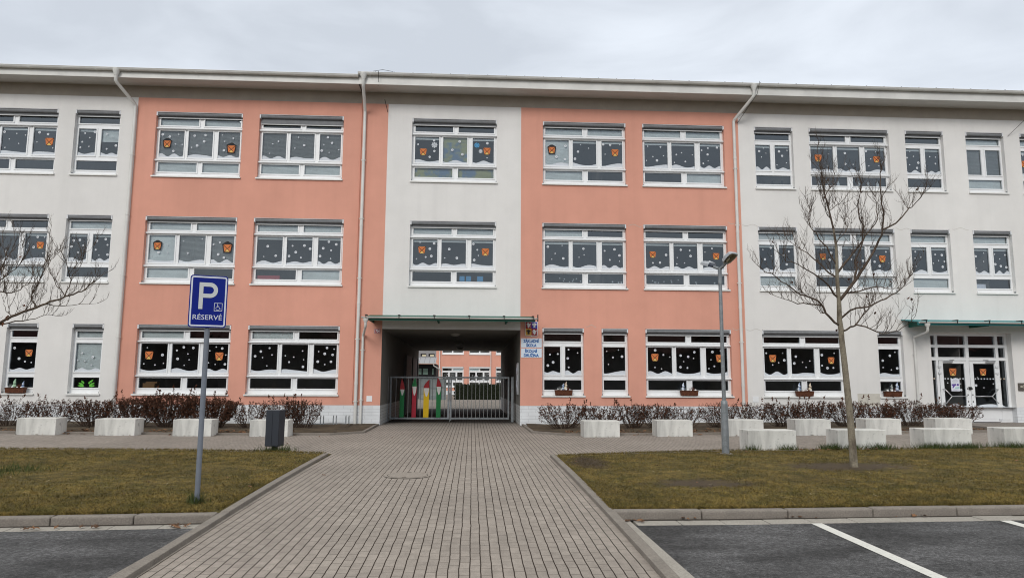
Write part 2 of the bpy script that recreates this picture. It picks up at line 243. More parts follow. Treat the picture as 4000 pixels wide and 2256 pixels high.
# ------------------------------------------------------------------ mesh helpers
class MB:
    def __init__(s): s.v = []; s.f = []; s.m = []; s.smooth = []
    def add(s, vs, fs, mi=0, sm=False):
        b = len(s.v); s.v += [tuple(x) for x in vs]
        for f in fs: s.f.append([b+i for i in f]); s.m.append(mi); s.smooth.append(sm)
    def box(s, x0, x1, y0, y1, z0, z1, mi=0):
        s.add([(x0, y0, z0), (x1, y0, z0), (x1, y1, z0), (x0, y1, z0), (x0, y0, z1), (x1, y0, z1), (x1, y1, z1), (x0, y1, z1)],
              [(0, 3, 2, 1), (4, 5, 6, 7), (0, 1, 5, 4), (1, 2, 6, 5), (2, 3, 7, 6), (3, 0, 4, 7)], mi)
    def hexa(s, p, mi=0):   # 8 points, bottom ring then top ring
        s.add(p, [(0, 3, 2, 1), (4, 5, 6, 7), (0, 1, 5, 4), (1, 2, 6, 5), (2, 3, 7, 6), (3, 0, 4, 7)], mi)
    def quad(s, a, b, c, d, mi=0): s.add([a, b, c, d], [(0, 1, 2, 3)], mi)
    def tube(s, pts, rad, n=8, mi=0, cap=True, sm=True):
        pts = [Vector(p) for p in pts]; k = len(pts)
        if not hasattr(rad, '__len__'): rad = [rad]*k
        ref = None; rings = []
        for i, p in enumerate(pts):
            d = (pts[min(i+1, k-1)]-pts[max(i-1, 0)]).normalized()
            if ref is None: ref = Vector((0, 0, 1)) if abs(d.z) < .9 else Vector((1, 0, 0))
            a = d.cross(ref).normalized(); ref = a.cross(d); b = d.cross(a)
            rings.append([p+(a*math.cos(t)+b*math.sin(t))*rad[i] for t in [2*math.pi*j/n for j in range(n)]])
        vs = [v for r in rings for v in r]; fs = []
        for i in range(k-1):
            for j in range(n): fs.append((i*n+j, i*n+(j+1) % n, (i+1)*n+(j+1) % n, (i+1)*n+j))
        s.add(vs, fs, mi, sm)
        if cap: s.add(rings[0], [tuple(range(n))], mi); s.add(rings[-1], [tuple(reversed(range(n)))], mi)
    def prism(s, poly, y0, y1, mi=0, ax='XZ'):   # polygon in XZ (or XY) extruded
        n = len(poly)
        P = (lambda a, b, c: (a, c, b)) if ax == 'XZ' else (lambda a, b, c: (a, b, c))
        vs = [P(a, b, y0) for a, b in poly]+[P(a, b, y1) for a, b in poly]
        s.add(vs, [tuple(range(n)), tuple(reversed(range(n, 2*n)))]+[(i, n+i, n+(i+1) % n, (i+1) % n) for i in range(n)], mi)
    def disc(s, x, y, z, r, n=10, mi=0): s.add([(x+r*math.cos(2*math.pi*i/n), y, z+r*math.sin(2*math.pi*i/n)) for i in range(n)], [tuple(range(n))], mi)
    def sphere(s, c, r, mi=0, n=10, sq=(1, 1, 1)):
        k = n//2; vs = []; fs = []
        for i in range(k+1):
            for j in range(n):
                a = math.pi*i/k; b = 2*math.pi*j/n
                vs.append((c[0]+r*sq[0]*math.sin(a)*math.cos(b), c[1]+r*sq[1]*math.sin(a)*math.sin(b), c[2]+r*sq[2]*math.cos(a)))
        for i in range(k):
            for j in range(n): fs.append((i*n+j, (i+1)*n+j, (i+1)*n+(j+1) % n, i*n+(j+1) % n))
        s.add(vs, fs, mi, True)
    def holes(s, x0, x1, z0, z1, hl, y, mi=0, face=lambda cx, cz: None, xs=(), zs=()):
        """vertical sheet at depth y with rectangular holes"""
        X = sorted({round(a, 4) for a in [x0, x1, *xs]+[h[0] for h in hl]+[h[1] for h in hl] if x0 <= a <= x1})
        Z = sorted({round(a, 4) for a in [z0, z1, *zs]+[h[2] for h in hl]+[h[3] for h in hl] if z0 <= a <= z1})
        for a, b in zip(X, X[1:]):
            for c, d in zip(Z, Z[1:]):
                cx, cz = (a+b)/2, (c+d)/2
                if any(h[0] < cx < h[1] and h[2] < cz < h[3] for h in hl): continue
                s.quad((a, y, c), (b, y, c), (b, y, d), (a, y, d), mi)
    def reveal(s, h, y0, y1, mi=0, bottom=True):
        a, b, c, d = h
        s.quad((a, y0, c), (a, y0, d), (a, y1, d), (a, y1, c), mi); s.quad((b, y0, c), (b, y1, c), (b, y1, d), (b, y0, d), mi)
        s.quad((a, y0, d), (b, y0, d), (b, y1, d), (a, y1, d), mi)
        if bottom: s.quad((a, y0, c), (a, y1, c), (b, y1, c), (b, y0, c), mi)
    def mesh(s, name, mats, origin=(0, 0, 0), merge=False, bevel=0):
        me = bpy.data.meshes.new(name); o = Vector(origin)
        me.from_pydata([Vector(v)-o for v in s.v], [], s.f)
        for k in (mats if isinstance(mats, (list, tuple)) else [mats]): me.materials.append(M[k] if isinstance(k, str) else k)
        me.polygons.foreach_set('material_index', s.m); me.polygons.foreach_set('use_smooth', s.smooth)
        if merge or bevel:
            bm = bmesh.new(); bm.from_mesh(me); bmesh.ops.remove_doubles(bm, verts=bm.verts, dist=.0004)
            if bevel:
                ed = [e for e in bm.edges if len(e.link_faces) == 2 and e.calc_face_angle(0) > .6]
                bmesh.ops.bevel(bm, geom=ed, offset=bevel, segments=2, affect='EDGES', profile=.5)
            bm.to_mesh(me); bm.free()
        me.update(); return me
WL = {}
def link(name, me, parent=None, loc=(0, 0, 0), rotz=0):
    o = bpy.data.objects.new(name, me); COL.objects.link(o); WL[o.name] = Vector(loc)
    if parent: o.parent = parent; o.location = Vector(loc)-WL[parent.name]
    else: o.location = loc
    o.rotation_euler = (0, 0, rotz)
    return o
def obj(name, mb, mats, parent=None, loc=None, merge=False, bevel=0):
    """one mesh object; vertices are given in world space, the origin goes to loc"""
    if loc is None: loc = WL[parent.name] if parent else (0, 0, 0)
    return link(name, mb.mesh(name, mats, loc, merge, bevel), parent, loc)
def tag(o, label, cat, group=None):
    o['label'] = label; o['category'] = cat
    if group: o['group'] = group
    return o
def thing(name, label, cat, loc, group=None): return tag(link(name, None, None, loc), label, cat, group)
def kind(o, k='structure'): o['kind'] = k; return o
def text(body, name, m, parent, cx, cz, y, w, h, bold=.02, ext=.002):
    """lettering in the XZ plane facing -Y, fitted to a box"""
    cu = bpy.data.curves.new(name, 'FONT'); cu.body = body; cu.size = 1; cu.offset = bold; cu.extrude = .5; cu.resolution_u = 3
    to = bpy.data.objects.new(name, cu); COL.objects.link(to)
    dg = bpy.context.evaluated_depsgraph_get(); me = bpy.data.meshes.new_from_object(to.evaluated_get(dg))
    bpy.data.objects.remove(to); bpy.data.curves.remove(cu)
    n = len(me.vertices); c = np.empty(n*3); me.vertices.foreach_get('co', c); c = c.reshape(-1, 3)
    lo, hi = c.min(0), c.max(0); q = np.empty_like(c)
    q[:, 0] = (c[:, 0]-(lo[0]+hi[0])/2)/(hi[0]-lo[0])*w+cx; q[:, 2] = (c[:, 1]-(lo[1]+hi[1])/2)/(hi[1]-lo[1])*h+cz
    q[:, 1] = y-(c[:, 2]+.5)*ext
    org = np.array(WL[parent.name]); me.vertices.foreach_set('co', (q-org).ravel()); me.materials.clear(); me.materials.append(M[m]); me.update()
    return link(name, me, parent, tuple(org))

# ------------------------------------------------------------------ ground heights (measured)
D = 23.2
def rise(x): return .0083*max(0, x-3)+.007*max(0, -x-6.5)
def zp(x, y):                                       # paved surfaces
    if y > 24.5: return -.12*min(1, (y-24.5)/14)-.10*min(1, max(0, (y-39)/23))
    if y < 14: return -.12*((14-y)/8.2)**2
    return rise(x)
def zl(x, y): return rise(x)+(-.012+.03*min(1, max(0, (y-8.3)/6)))
def za(x, y): return -.108+rise(x)
def xl(y): return -2.79+.08*max(0, (14-y)/8.4)       # path edges
def xr(y): return 1.53+.05*max(0, (14-y)/8.4)
def strip(mb, ys, fa, fb, zf, nx=1, mi=0):
    for y0, y1 in zip(ys, ys[1:]):
        for i in range(nx):
            def P(y, t): x = fa(y)+(fb(y)-fa(y))*t; return (x, y, zf(x, y))
            mb.quad(P(y0, i/nx), P(y0, (i+1)/nx), P(y1, (i+1)/nx), P(y1, i/nx), mi)
def fr(a, b, n): return [a+(b-a)*i/n for i in range(n+1)]
mb = MB(); mb.quad((-600, -600, -.4), (600, -600, -.4), (600, 600, -.4), (-600, 600, -.4)); kind(obj('ground', mb, 'ground'))
mb = MB()
strip(mb, fr(-2, 14, 24), xl, xr, zp, 1); strip(mb, [14, 14.6, 15.5, 19, 24.5], lambda y: -40, lambda y: 40, lambda x, y: rise(x), 100)
strip(mb, fr(39, 78, 6), lambda y: -25, lambda y: 25, zp, 1)
kind(obj('paved_path', mb, 'paver'))
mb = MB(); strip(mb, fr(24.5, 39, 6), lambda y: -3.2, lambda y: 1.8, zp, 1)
kind(obj('passage_floor', mb, brick('shaded_pavers', (.075, .065, .056), (.06, .052, .045), (.02, .016, .013), .19, .0929, .008, axes='YX', rough=.9)))  # paver colours darkened to carry the shade inside the passage
mb = MB()
strip(mb, fr(-40, 8.02, 8), lambda y: -40, lambda y: xl(y)-.19 if y > -1 else -2.6, lambda x, y: za(x, y), 30)
strip(mb, fr(-40, 8.02, 8), lambda y: xr(y)+.26 if y > -1 else 1.7, lambda y: 40, lambda x, y: za(x, y), 30)
kind(obj('asphalt_parking', mb, 'asphalt'))
mb = MB()
for x0, xe, w_ in ((3.84, 3.715, .125), (6.06, 5.93, .13)):
    for i in range(4):
        t0, t1 = i/4, (i+1)/4; ya, yb = 8.0+(2.5-8)*t0, 8.0+(2.5-8)*t1; a, b = x0+(xe-x0)*t0*1.05, x0+(xe-x0)*t1*1.05
        mb.quad((b, yb, za(b, 0)+.005), (b+w_, yb, za(b+w_, 0)+.005), (a+w_, ya, za(a+w_, 0)+.005), (a, ya, za(a, 0)+.005))
kind(obj('parking_line', mb, 'paint'))
# lawns
def lerp_poly(P, x):
    for (a, b), (c, d) in zip(P, P[1:]):
        if a <= x <= c: return b+(d-b)*(x-a)/(c-a)
    return P[0][1] if x < P[0][0] else P[-1][1]
BACKL = [(-40, 15.4), (-6.5, 15.15), (-4.5, 14.85), (-2.85, 14.42)]; BACKR = [(1.6, 13.98), (3.4, 14.45), (5.4, 14.75), (11.9, 14.85), (40, 15)]
def frontL(x): return 8.24+.06*(x+2.9)+.15
def frontR(x): return 8.45
mb = MB()
XS = [-40, -25, -16]+fr(-12, -2.95, 40)+[-2.86, -2.77]
for a, b in zip(XS, XS[1:]):
    for k in range(20):
        P = lambda x, t: (lambda y: (x, y, zl(x, y)+(.012*math.sin(x*2.3+y*1.7)*math.sin(y*2.1-x)+.012)*(4*t*(1-t))*min(1, max(0, -2.9-x)*3+max(0, x-1.7)*3)-.004))(frontL(x)+(lerp_poly(BACKL, x)-frontL(x))*t)
        mb.quad(P(a, k/20), P(b, k/20), P(b, (k+1)/20), P(a, (k+1)/20))
kind(obj('lawn', mb, 'lawn'))
mb = MB(); XS = [1.57, 1.62]+fr(1.66, 13, 50)+[18, 25, 40]
for a, b in zip(XS, XS[1:]):
    for k in range(20):
        P = lambda x, t: (lambda y: (x, y, zl(x, y)+(.012*math.sin(x*2.3+y*1.7)*math.sin(y*2.1-x)+.012)*(4*t*(1-t))*min(1, max(0, -2.9-x)*3+max(0, x-1.7)*3)-.004))(frontR(x)+(lerp_poly(BACKR, x)-frontR(x))*t)
        mb.quad(P(a, k/20), P(b, k/20), P(b, (k+1)/20), P(a, (k+1)/20))
kind(obj('lawn', mb, 'lawn'))
# kerbs: rows of separate stones with joints
rng = random.Random(5)
def stones(mb, path, w_, zf, h, ln, gap=.007, side=1):
    """path: polyline (x,y) of the exposed edge; stones extend w_ to the left (side=1) or right of it"""
    pts = [Vector((p[0], p[1], 0)) for p in path]
    for a, b in zip(pts, pts[1:]):
        d = (b-a); T = d.length; d.normalize(); n = Vector((-d.y, d.x, 0))*side*w_; k = max(1, round(T/ln))
        for i in range(k):
            p, q = a+d*(T*i/k+gap/2), a+d*(T*(i+1)/k-gap/2); dz = rng.uniform(-.003, .003)
            ring = [p, q, q+n, p+n] if side > 0 else [p, p+n, q+n, q]
            mb.hexa([(v.x, v.y, zf(v.x, v.y)-h) for v in ring]+[(v.x, v.y, zf(v.x, v.y)+dz) for v in ring])
zk = lambda x, y: zp(x, y)+.05
mb = MB()
stones(mb, [(xl(14.2), 14.2), (xl(11), 11), (xl(8.4), 8.4)], .1, zk, .2, 1.0, side=-1)
stones(mb, [(xl(8.4), 8.4), (xl(5.5), 5.5), (xl(2), 2), (xl(-2), -2)], .1, zk, .2, 1.0, side=-1)
stones(mb, [(xl(8.02)-.104, 8.02), (xl(5.5)-.104, 5.5), (xl(2)-.104, 2), (xl(-2)-.104, -2)], .09, lambda x, y: za(x, y)+.012, .2, .5, side=-1)
stones(mb, [(xr(13.9), 13.9), (xr(11), 11), (xr(8.4), 8.4)], .1, zk, .2, 1.0, side=1)
stones(mb, [(xr(8.4), 8.4), (xr(5.5), 5.5), (xr(2), 2), (xr(-2), -2)], .112, zk, .2, 1.0, side=1)
kind(obj('kerb', mb, 'kerb', bevel=.006))
mb = MB()
stones(mb, [(-40, frontL(-40)-.15), (-14, frontL(-14)-.15), (-2.842, frontL(-2.842)-.15)], .15, lambda x, y: zl(x, y)+.004, .25, .88, side=1)
stones(mb, [(1.66, 8.3), (14, 8.3), (40, 8.3)], .15, lambda x, y: zl(x, y)+.004, .25, 1.0, side=1)
kind(obj('kerb', mb, 'kerb', bevel=.02))
mb = MB()
stones(mb, [(-40, frontL(-40)-.39), (-14, frontL(-14)-.39), (-2.842, frontL(-2.842)-.39)], .235, lambda x, y: za(x, y)+.006, .2, .5, gap=.01, side=1)
stones(mb, [(1.86, 8.0), (14, 8.05), (40, 8.05)], .245, lambda x, y: za(x, y)+.006, .2, .5, gap=.01, side=1)
stones(mb, [(xr(8.29)+.118, 8.29), (xr(5.5)+.118, 5.5), (xr(2)+.118, 2), (xr(-2)+.118, -2)], .14, lambda x, y: za(x, y)+.01, .2, .95, side=1)
kind(obj('gutter_slab', mb, 'gutterslab', bevel=.004))
mb = MB(); xs = fr(-12, -3, 40)   # dark strip along the foot of the lawn kerbs
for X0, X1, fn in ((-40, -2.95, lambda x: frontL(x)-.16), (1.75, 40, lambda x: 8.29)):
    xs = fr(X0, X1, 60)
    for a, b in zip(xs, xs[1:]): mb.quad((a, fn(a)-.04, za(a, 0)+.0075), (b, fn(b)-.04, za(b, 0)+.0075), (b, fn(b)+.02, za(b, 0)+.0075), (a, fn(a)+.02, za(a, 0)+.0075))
kind(obj('kerb_foot_strip', mb, 'kerbgap'))
# flower beds
BEDL = [(-40, 19.2), (-3.75, 19.2), (-2.95, 19.95), (-2.99, 23.18)]; BEDR = [(1.62, 23.18), (1.67, 20.05), (2.45, 19.15), (14.9, 19.2), (15.55, 20.6), (15.25, 23.18)]
def bed(front, back, zf):
    mb = MB()
    return mb
mb = MB(); xs = [-40, -20]+fr(-16, -3.75, 30)
for a, b in zip(xs, xs[1:]):
    for k in range(8):
        P = lambda x, t: (x, 19.3+3.9*t, rise(x)+.03+.03*t+.015*math.sin(x*3.1+t*9))
        mb.quad(P(a, k/8), P(b, k/8), P(b, (k+1)/8), P(a, (k+1)/8))
for k in range(8):
    P = lambda s, t: ((-3.75+s*(.7+.0*t)) , 19.3+s*.7+(3.9-s*.7)*t, .03+.03*t)
    mb.quad(P(0, k/8), P(1, k/8), P(1, (k+1)/8), P(0, (k+1)/8))
kind(obj('flower_bed', mb, 'soil'))
mb = MB(); xs = fr(1.75, 15.2, 40)
for a, b in zip(xs, xs[1:]):
    for k in range(8):
        def P(x, t):
            y0 = lerp_poly([(1.75, 20.1), (2.5, 19.25), (14.8, 19.3), (15.2, 20.2)], x)
            return (x, y0+(23.2-y0)*t, rise(x)+.03+.03*t+.015*math.sin(x*3.1+t*9))
        mb.quad(P(a, k/8), P(b, k/8), P(b, (k+1)/8), P(a, (k+1)/8))
kind(obj('flower_bed', mb, 'soil'))
mb = MB(); zb = lambda x, y: rise(x)+.055
stones(mb, BEDL, .09, zb, .15, 1.0, side=1); stones(mb, BEDR, .09, zb, .15, 1.0, side=1)
kind(obj('bed_edging', mb, 'kerb', bevel=.006))

# ------------------------------------------------------------------ the school building
S = thing('school_building', 'long three storey school with coral and white walls and a gated passage', 'building', (0, D, 0))
F3, F2, F1 = (8.10, 10.32), (4.53, 6.75), (.96, 3.19)
# (x0, x1, floor, kind, blinds{pane: 1 closed / fraction}, lanterns{mid pane: (u, v)}, extra drop of the outside blind, bits)
def W_(x0, x1, fl, kd, bl='', la=None, drop=.05, bits=''): return dict(x0=x0, x1=x1, z=fl, k=kd, bl=bl, la=la or {}, drop=drop, bits=bits)
WIN = [
 W_(-16.73, -13.82, F3, 3, '', {2: (.7, .5)}), W_(-13.28, -11.82, F3, 2, 'm1h'), W_(-10.66, -7.82, F3, 3, 't0 t1 m0g m1g m2g b0 b1', {0: (.3, .48), 2: (.6, .62)}),
 W_(-7.27, -4.46, F3, 3, 'm0g m1g m2g b0 b1', {}, .16), W_(-2.15, .74, F3, 3, 'm1p b0p b1p', {0: (.34, .56), 2: (.68, .48)}, .05, 'discs'),
 W_(2.32, 5.20, F3, 3, 't0 t1 m0 b0', {0: (.28, .38), 2: (.66, .42)}), W_(5.78, 8.67, F3, 3, 't0 t1 b1', {}), W_(9.75, 11.13, F3, 2, '', {}, .05, 'paper'),
 W_(11.71, 14.61, F3, 3, '', {0: (.35, .45), 2: (.6, .45)}, .05, 'paper'), W_(15.21, 16.61, F3, 2, '', {}, .05, 'paper'), W_(17.44, 18.85, F3, 2, 't0 m0g m1g b0', {}, .05, 'bare'),
 W_(19.45, 20.85, F3, 2, 't0', {0: (.3, .5)}),
 W_(-16.55, -13.83, F2, 3, 'b1', {2: (.7, .42)}), W_(-13.28, -11.82, F2, 2, 't0'), W_(-10.77, -7.82, F2, 3, 't0 t1 m0 m2g m1g b0', {0: (.32, .38), 2: (.7, .42)}),
 W_(-7.28, -4.34, F2, 3, 't0 t1 b1', {}, .05, 'red'), W_(-2.14, .74, F2, 3, 't0 t1', {0: (.36, .38), 2: (.65, .42)}, .05, 'blue'),
 W_(2.30, 5.17, F2, 3, 't0', {}, .05, 'dots'), W_(5.76, 8.67, F2, 3, '', {0: (.3, .42), 2: (.65, .45)}, .05, 'dots'), W_(9.75, 11.13, F2, 2, 't0 b0'),
 W_(11.70, 14.60, F2, 3, 't0 t1 b1', {0: (.35, .4), 2: (.6, .45)}), W_(15.17, 16.60, F2, 2, 't0 b0'), W_(17.43, 18.85, F2, 2, 't0', {}, .05, 'sheet'),
 W_(-14.82, -13.84, F1, 1, '', {0: (.7, .35)}), W_(-12.80, -11.82, F1, 1, 't0 m0', {}, .05, 'holly'), W_(-10.78, -7.82, F1, 3, 't0', {0: (.3, .4), 2: (.62, .42)}, .05, 'box'),
 W_(-7.28, -4.34, F1, 3, 't0', {}), W_(2.30, 3.69, F1, 2), W_(4.28, 5.18, F1, 1), W_(5.76, 8.68, F1, 3, '', {0: (.3, .35), 2: (.65, .37)}),
 W_(9.75, 12.58, F1, 3, '', {0: (.38, .36), 2: (.58, .42)}), W_(13.76, 14.65, F1, 1)]
DOOR = (15.62, 18.50, .12, 3.16)
PASS = (-2.97, 1.57, -.3, 3.11)
HO = [(a['x0'], a['x1'], *a['z']) for a in WIN]+[DOOR, PASS]
X0, X1, ZT = -30, 32, 11.2
def wallpiece(name, m, x0, x1, z0, z1, reveals=True):
    mb = MB(); hl = [h for h in HO if h[0] < x1 and h[1] > x0 and h[2] < z1 and h[3] > z0]
    mb.holes(x0, x1, z0, z1, hl, D)
    for h in hl:
        if h == PASS: continue
        hh = (max(h[0], x0), min(h[1], x1), max(h[2], z0), min(h[3], z1))
        if reveals: mb.reveal(hh, D, D+(.22 if h != DOOR else .3), bottom=(h != DOOR and h[2] > z0))
    return obj(name, mb, m, S, merge=True)
wallpiece('white_wall', 'white_wall', X0, -11.28, .64, 10.79); wallpiece('coral_wall', 'coral_wall', -11.28, -2.97, .64, 10.79)
wallpiece('white_wall', 'white_wall', -2.97, 1.57, 3.11, 10.79); wallpiece('coral_wall', 'coral_wall', 1.57, 9.18, .64, 10.79)
wallpiece('white_wall', 'white_wall', 9.18, X1, .64, 10.79); wallpiece('eaves_band', 'band_wall', X0, X1, 10.79, ZT)
for a, b in ((X0, -2.97), (1.57, X1)): wallpiece('plinth', 'tile', a, b, -.4, .64)
mb = MB()   # side and back of the volume
mb.quad((X0, D, -.4), (X0, 39.2, -.4), (X0, 39.2, ZT), (X0, D, ZT)); mb.quad((X1, D, -.4), (X1, D, ZT), (X1, 39.2, ZT), (X1, 39.2, -.4))
mb.holes(X0, X1, -.4, ZT, [(-2.97, 1.57, -.5, 3.03)], 39.2)
obj('rear_wall', mb, 'white_wall', S)
mb = MB()   # passage: side walls, tiled foot, ceiling
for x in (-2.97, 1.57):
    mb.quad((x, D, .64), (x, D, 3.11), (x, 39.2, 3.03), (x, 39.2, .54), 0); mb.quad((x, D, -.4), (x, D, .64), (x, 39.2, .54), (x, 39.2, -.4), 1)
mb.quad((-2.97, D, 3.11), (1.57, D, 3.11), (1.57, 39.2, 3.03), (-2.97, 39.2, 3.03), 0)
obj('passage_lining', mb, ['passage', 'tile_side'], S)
mb = MB(); mb.box(-2.968, -2.90, 31.0, 37.6, -.2, 2.52); mb.box(-2.90, -2.86, 31.0, 31.25, -.2, 2.52); mb.box(-2.90, -2.86, 34.2, 34.4, -.2, 2.5); mb.box(-2.90, -2.86, 37.4, 37.6, -.2, 2.52)
obj('passage_door', mb, ['greyclad'], S)
for y in (25.1, 30.9, 35.5):
    mb = MB(); zc = 3.11-.08*(y-D)/16
    mb.tube([(-.62, y, zc), (-.62, y, zc-.035), (-.62, y, zc-.07), (-.62, y, zc-.095)], [.17, .17, .14, .07], 16); obj('ceiling_lamp', mb, 'lampglass', S, (-.62, y, zc))
# dark rooms behind the windows
mb = MB()
for z0, z1, ys in ((.1, 3.3, 5), (3.6, 6.95, 5.5), (7.2, 10.7, 5.5)):
    for a, b in (((X0+.3, -3.3), (1.9, X1-.3)) if z0 < 1 else ((X0+.3, X1-.3),)):
        y0, y1 = D+.24, D+ys
        if z0 < 1: z0_ = z0
        else: z0_ = z0
        mb.quad((a, y0, z0_), (b, y0, z0_), (b, y1, z0_), (a, y1, z0_)); mb.quad((a, y0, z1), (b, y0, z1), (b, y1, z1), (a, y1, z1)); mb.quad((a, y1, z0_), (b, y1, z0_), (b, y1, z1), (a, y1, z1))
        k = math.floor((b-a)/6.5)
        for i in range(k+1): x = a+(b-a)*i/k; mb.quad((x, y0, z0_), (x, y1, z0_), (x, y1, z1), (x, y0, z1))
obj('room_interior', mb, 'room', S)

rs = random.Random(11)
PAN = {3: ([(.10, .915), (1.05, 1.87), (2.055, 2.78)], [(.10, 1.38), (1.57, 2.78)]), 2: ([(.075, .615), (.775, 1.315)], [(.075, 1.315)]), 1: ([(.085, .815)], [(.085, .815)])}
NOM = {3: 2.88, 2: 1.39, 1: .90}
def lantern(u, z, y, s=1, lit=True):
    mb = MB(); k = .125*s*random.Random(u*7+z).uniform(.92, 1.1)
    if lit: mb.prism([(u-k*.95, z-k*1.25), (u+k*.95, z-k*1.25), (u+k*1.3, z+k*.95), (u+k*.25, z+k*1.6), (u-k*.25, z+k*1.6), (u-k*1.3, z+k*.95)], y, y+.001, 2)
    mb.quad((u-k*.72, y-.002, z-k), (u+k*.72, y-.002, z-k), (u+k, y-.002, z+k*.85), (u-k, y-.002, z+k*.85), 0)
    mb.add([(u-k*.5, y-.004, z-k*.99), (u+k*.5, y-.004, z-k*.99), (u, y-.004, z-k*.1)], [(0, 1, 2)], 1)
    for sg in (-1, 1):
        a, b = Vector((u-sg*k*.72, y-.006, z-k)), Vector((u+sg*k, y-.006, z+k*.85)); n = Vector((-(b-a).z, 0, (b-a).x)).normalized()*.007
        mb.quad(a-n, b-n, b+n, a+n, 2)
    return mb
FL = []                                            # every snowflake: (size in view, x, y, z, radius, window)
def flakes(owner, a, b, z0, z1, y, n, seed, avoid=None):
    r = random.Random(seed); got = []
    for _ in range(200):
        if len(got) >= n: break
        q = r.choice((.019, .022, .03, .04, .044)); x, z = r.uniform(a+.06, b-.06), r.uniform(z0+.2, z1-.09)
        if any((x-g[0])**2+(z-g[1])**2 < .19**2 for g in got): continue
        if avoid and abs(x-avoid[0]) < .2 and abs(z-avoid[1]) < .22: continue
        got.append((x, z)); FL.append((q/math.dist((x, y, z), (0, 0, 1.5)), x, y, z, q, owner))
def flake_mesh(mb, f): mb.disc(f[1], f[2], f[3], f[4], 12, 0); mb.disc(f[1], f[2]-.002, f[3], f[4]*.32, 6, 1)
def snowdrift(mb, a, b, z0, y, seed):
    r = random.Random(seed); ph = r.uniform(0, 6.28); k = r.choice((.7, 1.0, 1.3, 1.6, 1.9)); A = r.uniform(.018, .05); n = 16
    top = [(a+(b-a)*i/n, z0+.085+A*math.sin(ph+2*math.pi*k*i/n)+.006*math.sin(5*i/n*2+ph)) for i in range(n+1)]
    vs = [(x, y, z0) for x, z in top]+[(x, y, z) for x, z in top]; k = n+1
    mb.add(vs, [(i, i+1, k+i+1, k+i) for i in range(n)])
def make_window(wd, idx, dy=0, parent=S, yp=D):
    x0, x1, (z0, z1) = wd['x0'], wd['x1'], wd['z']; w_, h = x1-x0, z1-z0; sx = w_/NOM[wd['k']]; mid, tb = PAN[wd['k']]
    X = lambda u: x0+u*sx
    yf = yp+.13; yg = yp+.172
    zt, zm, zb = (z1-.43, z1-.11), (z1-1.53, z1-.61), (z1-2.03, z1-1.71)
    pan = [('m%d' % i, X(a), X(b), *zm) for i, (a, b) in enumerate(mid)]+[('t%d' % i, X(a), X(b), *zt) for i, (a, b) in enumerate(tb)]+[('b%d' % i, X(a), X(b), *zb) for i, (a, b) in enumerate(tb)]
    f = MB(); holes = [p[1:] for p in pan]
    f.holes(x0, x1, z0, z1, holes, yf+.02)
    for q in holes:
        a, b, c, d = q; e = .038
        f.reveal(q, yf+.02, yg+.015)
        for bx in ((a-e, b+e, c-e, c), (a-e, b+e, d, d+e), (a-e, a, c, d), (b, b+e, c, d)): f.box(bx[0], bx[1], yf, yf+.021, bx[2], bx[3])
    for zc in ((z1-.545, z1-1.645) if wd['k'] == 3 else ()):
        f.box(x0+.002, x1-.002, yp+.06, yf+.02, zc-.016, zc+.022); f.box(x0+.002, x1-.002, yp+.085, yf+.02, zc-.03, zc-.016)
    loc = ((x0+x1)/2, yp, z0)
    o = obj('window', f, 'frame', parent, loc)
    g = MB()
    for q in holes: a, b, c, d = q; g.quad((a, yg, c), (b, yg, c), (b, yg, d), (a, yg, d))
    obj('pane', g, 'glass', o, loc)
    s_ = MB(); s_.hexa([(x0-.03, yp-.055, z0-.035), (x1+.03, yp-.055, z0-.035), (x1+.03, yf+.02, z0-.03), (x0-.03, yf+.02, z0-.03), (x0-.03, yp-.055, z0+.012), (x1+.03, yp-.055, z0+.012), (x1+.03, yf+.02, z0+.03), (x0-.03, yf+.02, z0+.03)])
    s_.box(x0+.0, x0+.03, yp+.03, yp+.07, z0+.03, z0+.075, 1); s_.box(x1-.03, x1, yp+.03, yp+.07, z0+.03, z0+.075, 1)
    obj('sill', s_, ['sill', 'galv'], o, loc)
    b_ = MB(); dr = wd['drop'] if wd['drop'] > .1 else rs.choice((.025, .04, .05, .06))
    b_.tube([(x0+.045, yp+.055, z1-.075), (x1-.045, yp+.055, z1-.075)], .055, 14, 0)
    b_.box(x0+.045, x1-.045, yp+.095, yp+.101, z1-.15-dr, z1-.07, 0)
    b_.box(x0+.03, x1-.03, yp+.088, yp+.108, z1-.17-dr, z1-.15-dr, 2)
    for xa, xb in ((x0+.004, x0+.044), (x1-.044, x1-.004)): b_.box(xa, xb, yp-.012, yp+.12, z1-.138, z1-.012, 1)
    b_.box(x0+.045, x1-.045, yp+.002, yp+.12, z1-.018, z1-.004, 1)
    obj('roller_blind', b_, ['blindfab', 'blindcap', 'blindbar'], o, loc)
    bl = wd['bl'].split()
    for nme, a, b, c, d in pan:
        t = [q for q in bl if q[:2] == nme]; yv = yg+.045; vb = MB()
        if t:
            t = t[0]; zlow = c if not t.endswith('h') else c+(d-c)*.55; mi = 1 if t.endswith('p') else (2 if t.endswith('g') else 0)
            nn = int((d-zlow)/.028); st = (d-zlow)/nn; tilt = .026 if mi != 2 else .010
            for i in range(nn): z = zlow+i*st; vb.quad((a-.01, yv, z), (b+.01, yv, z), (b+.01, yv+.012, z+min(st*.98, tilt)), (a-.01, yv+.012, z+min(st*.98, tilt)), mi % 2)
        elif nme[0] == 'm' and z0 > 3: vb.box(a-.01, b+.01, yv, yv+.02, d-.075, d-.012, 0)
        if vb.v: obj('venetian_blind', vb, ['slat', 'slat_pat'], o, loc)
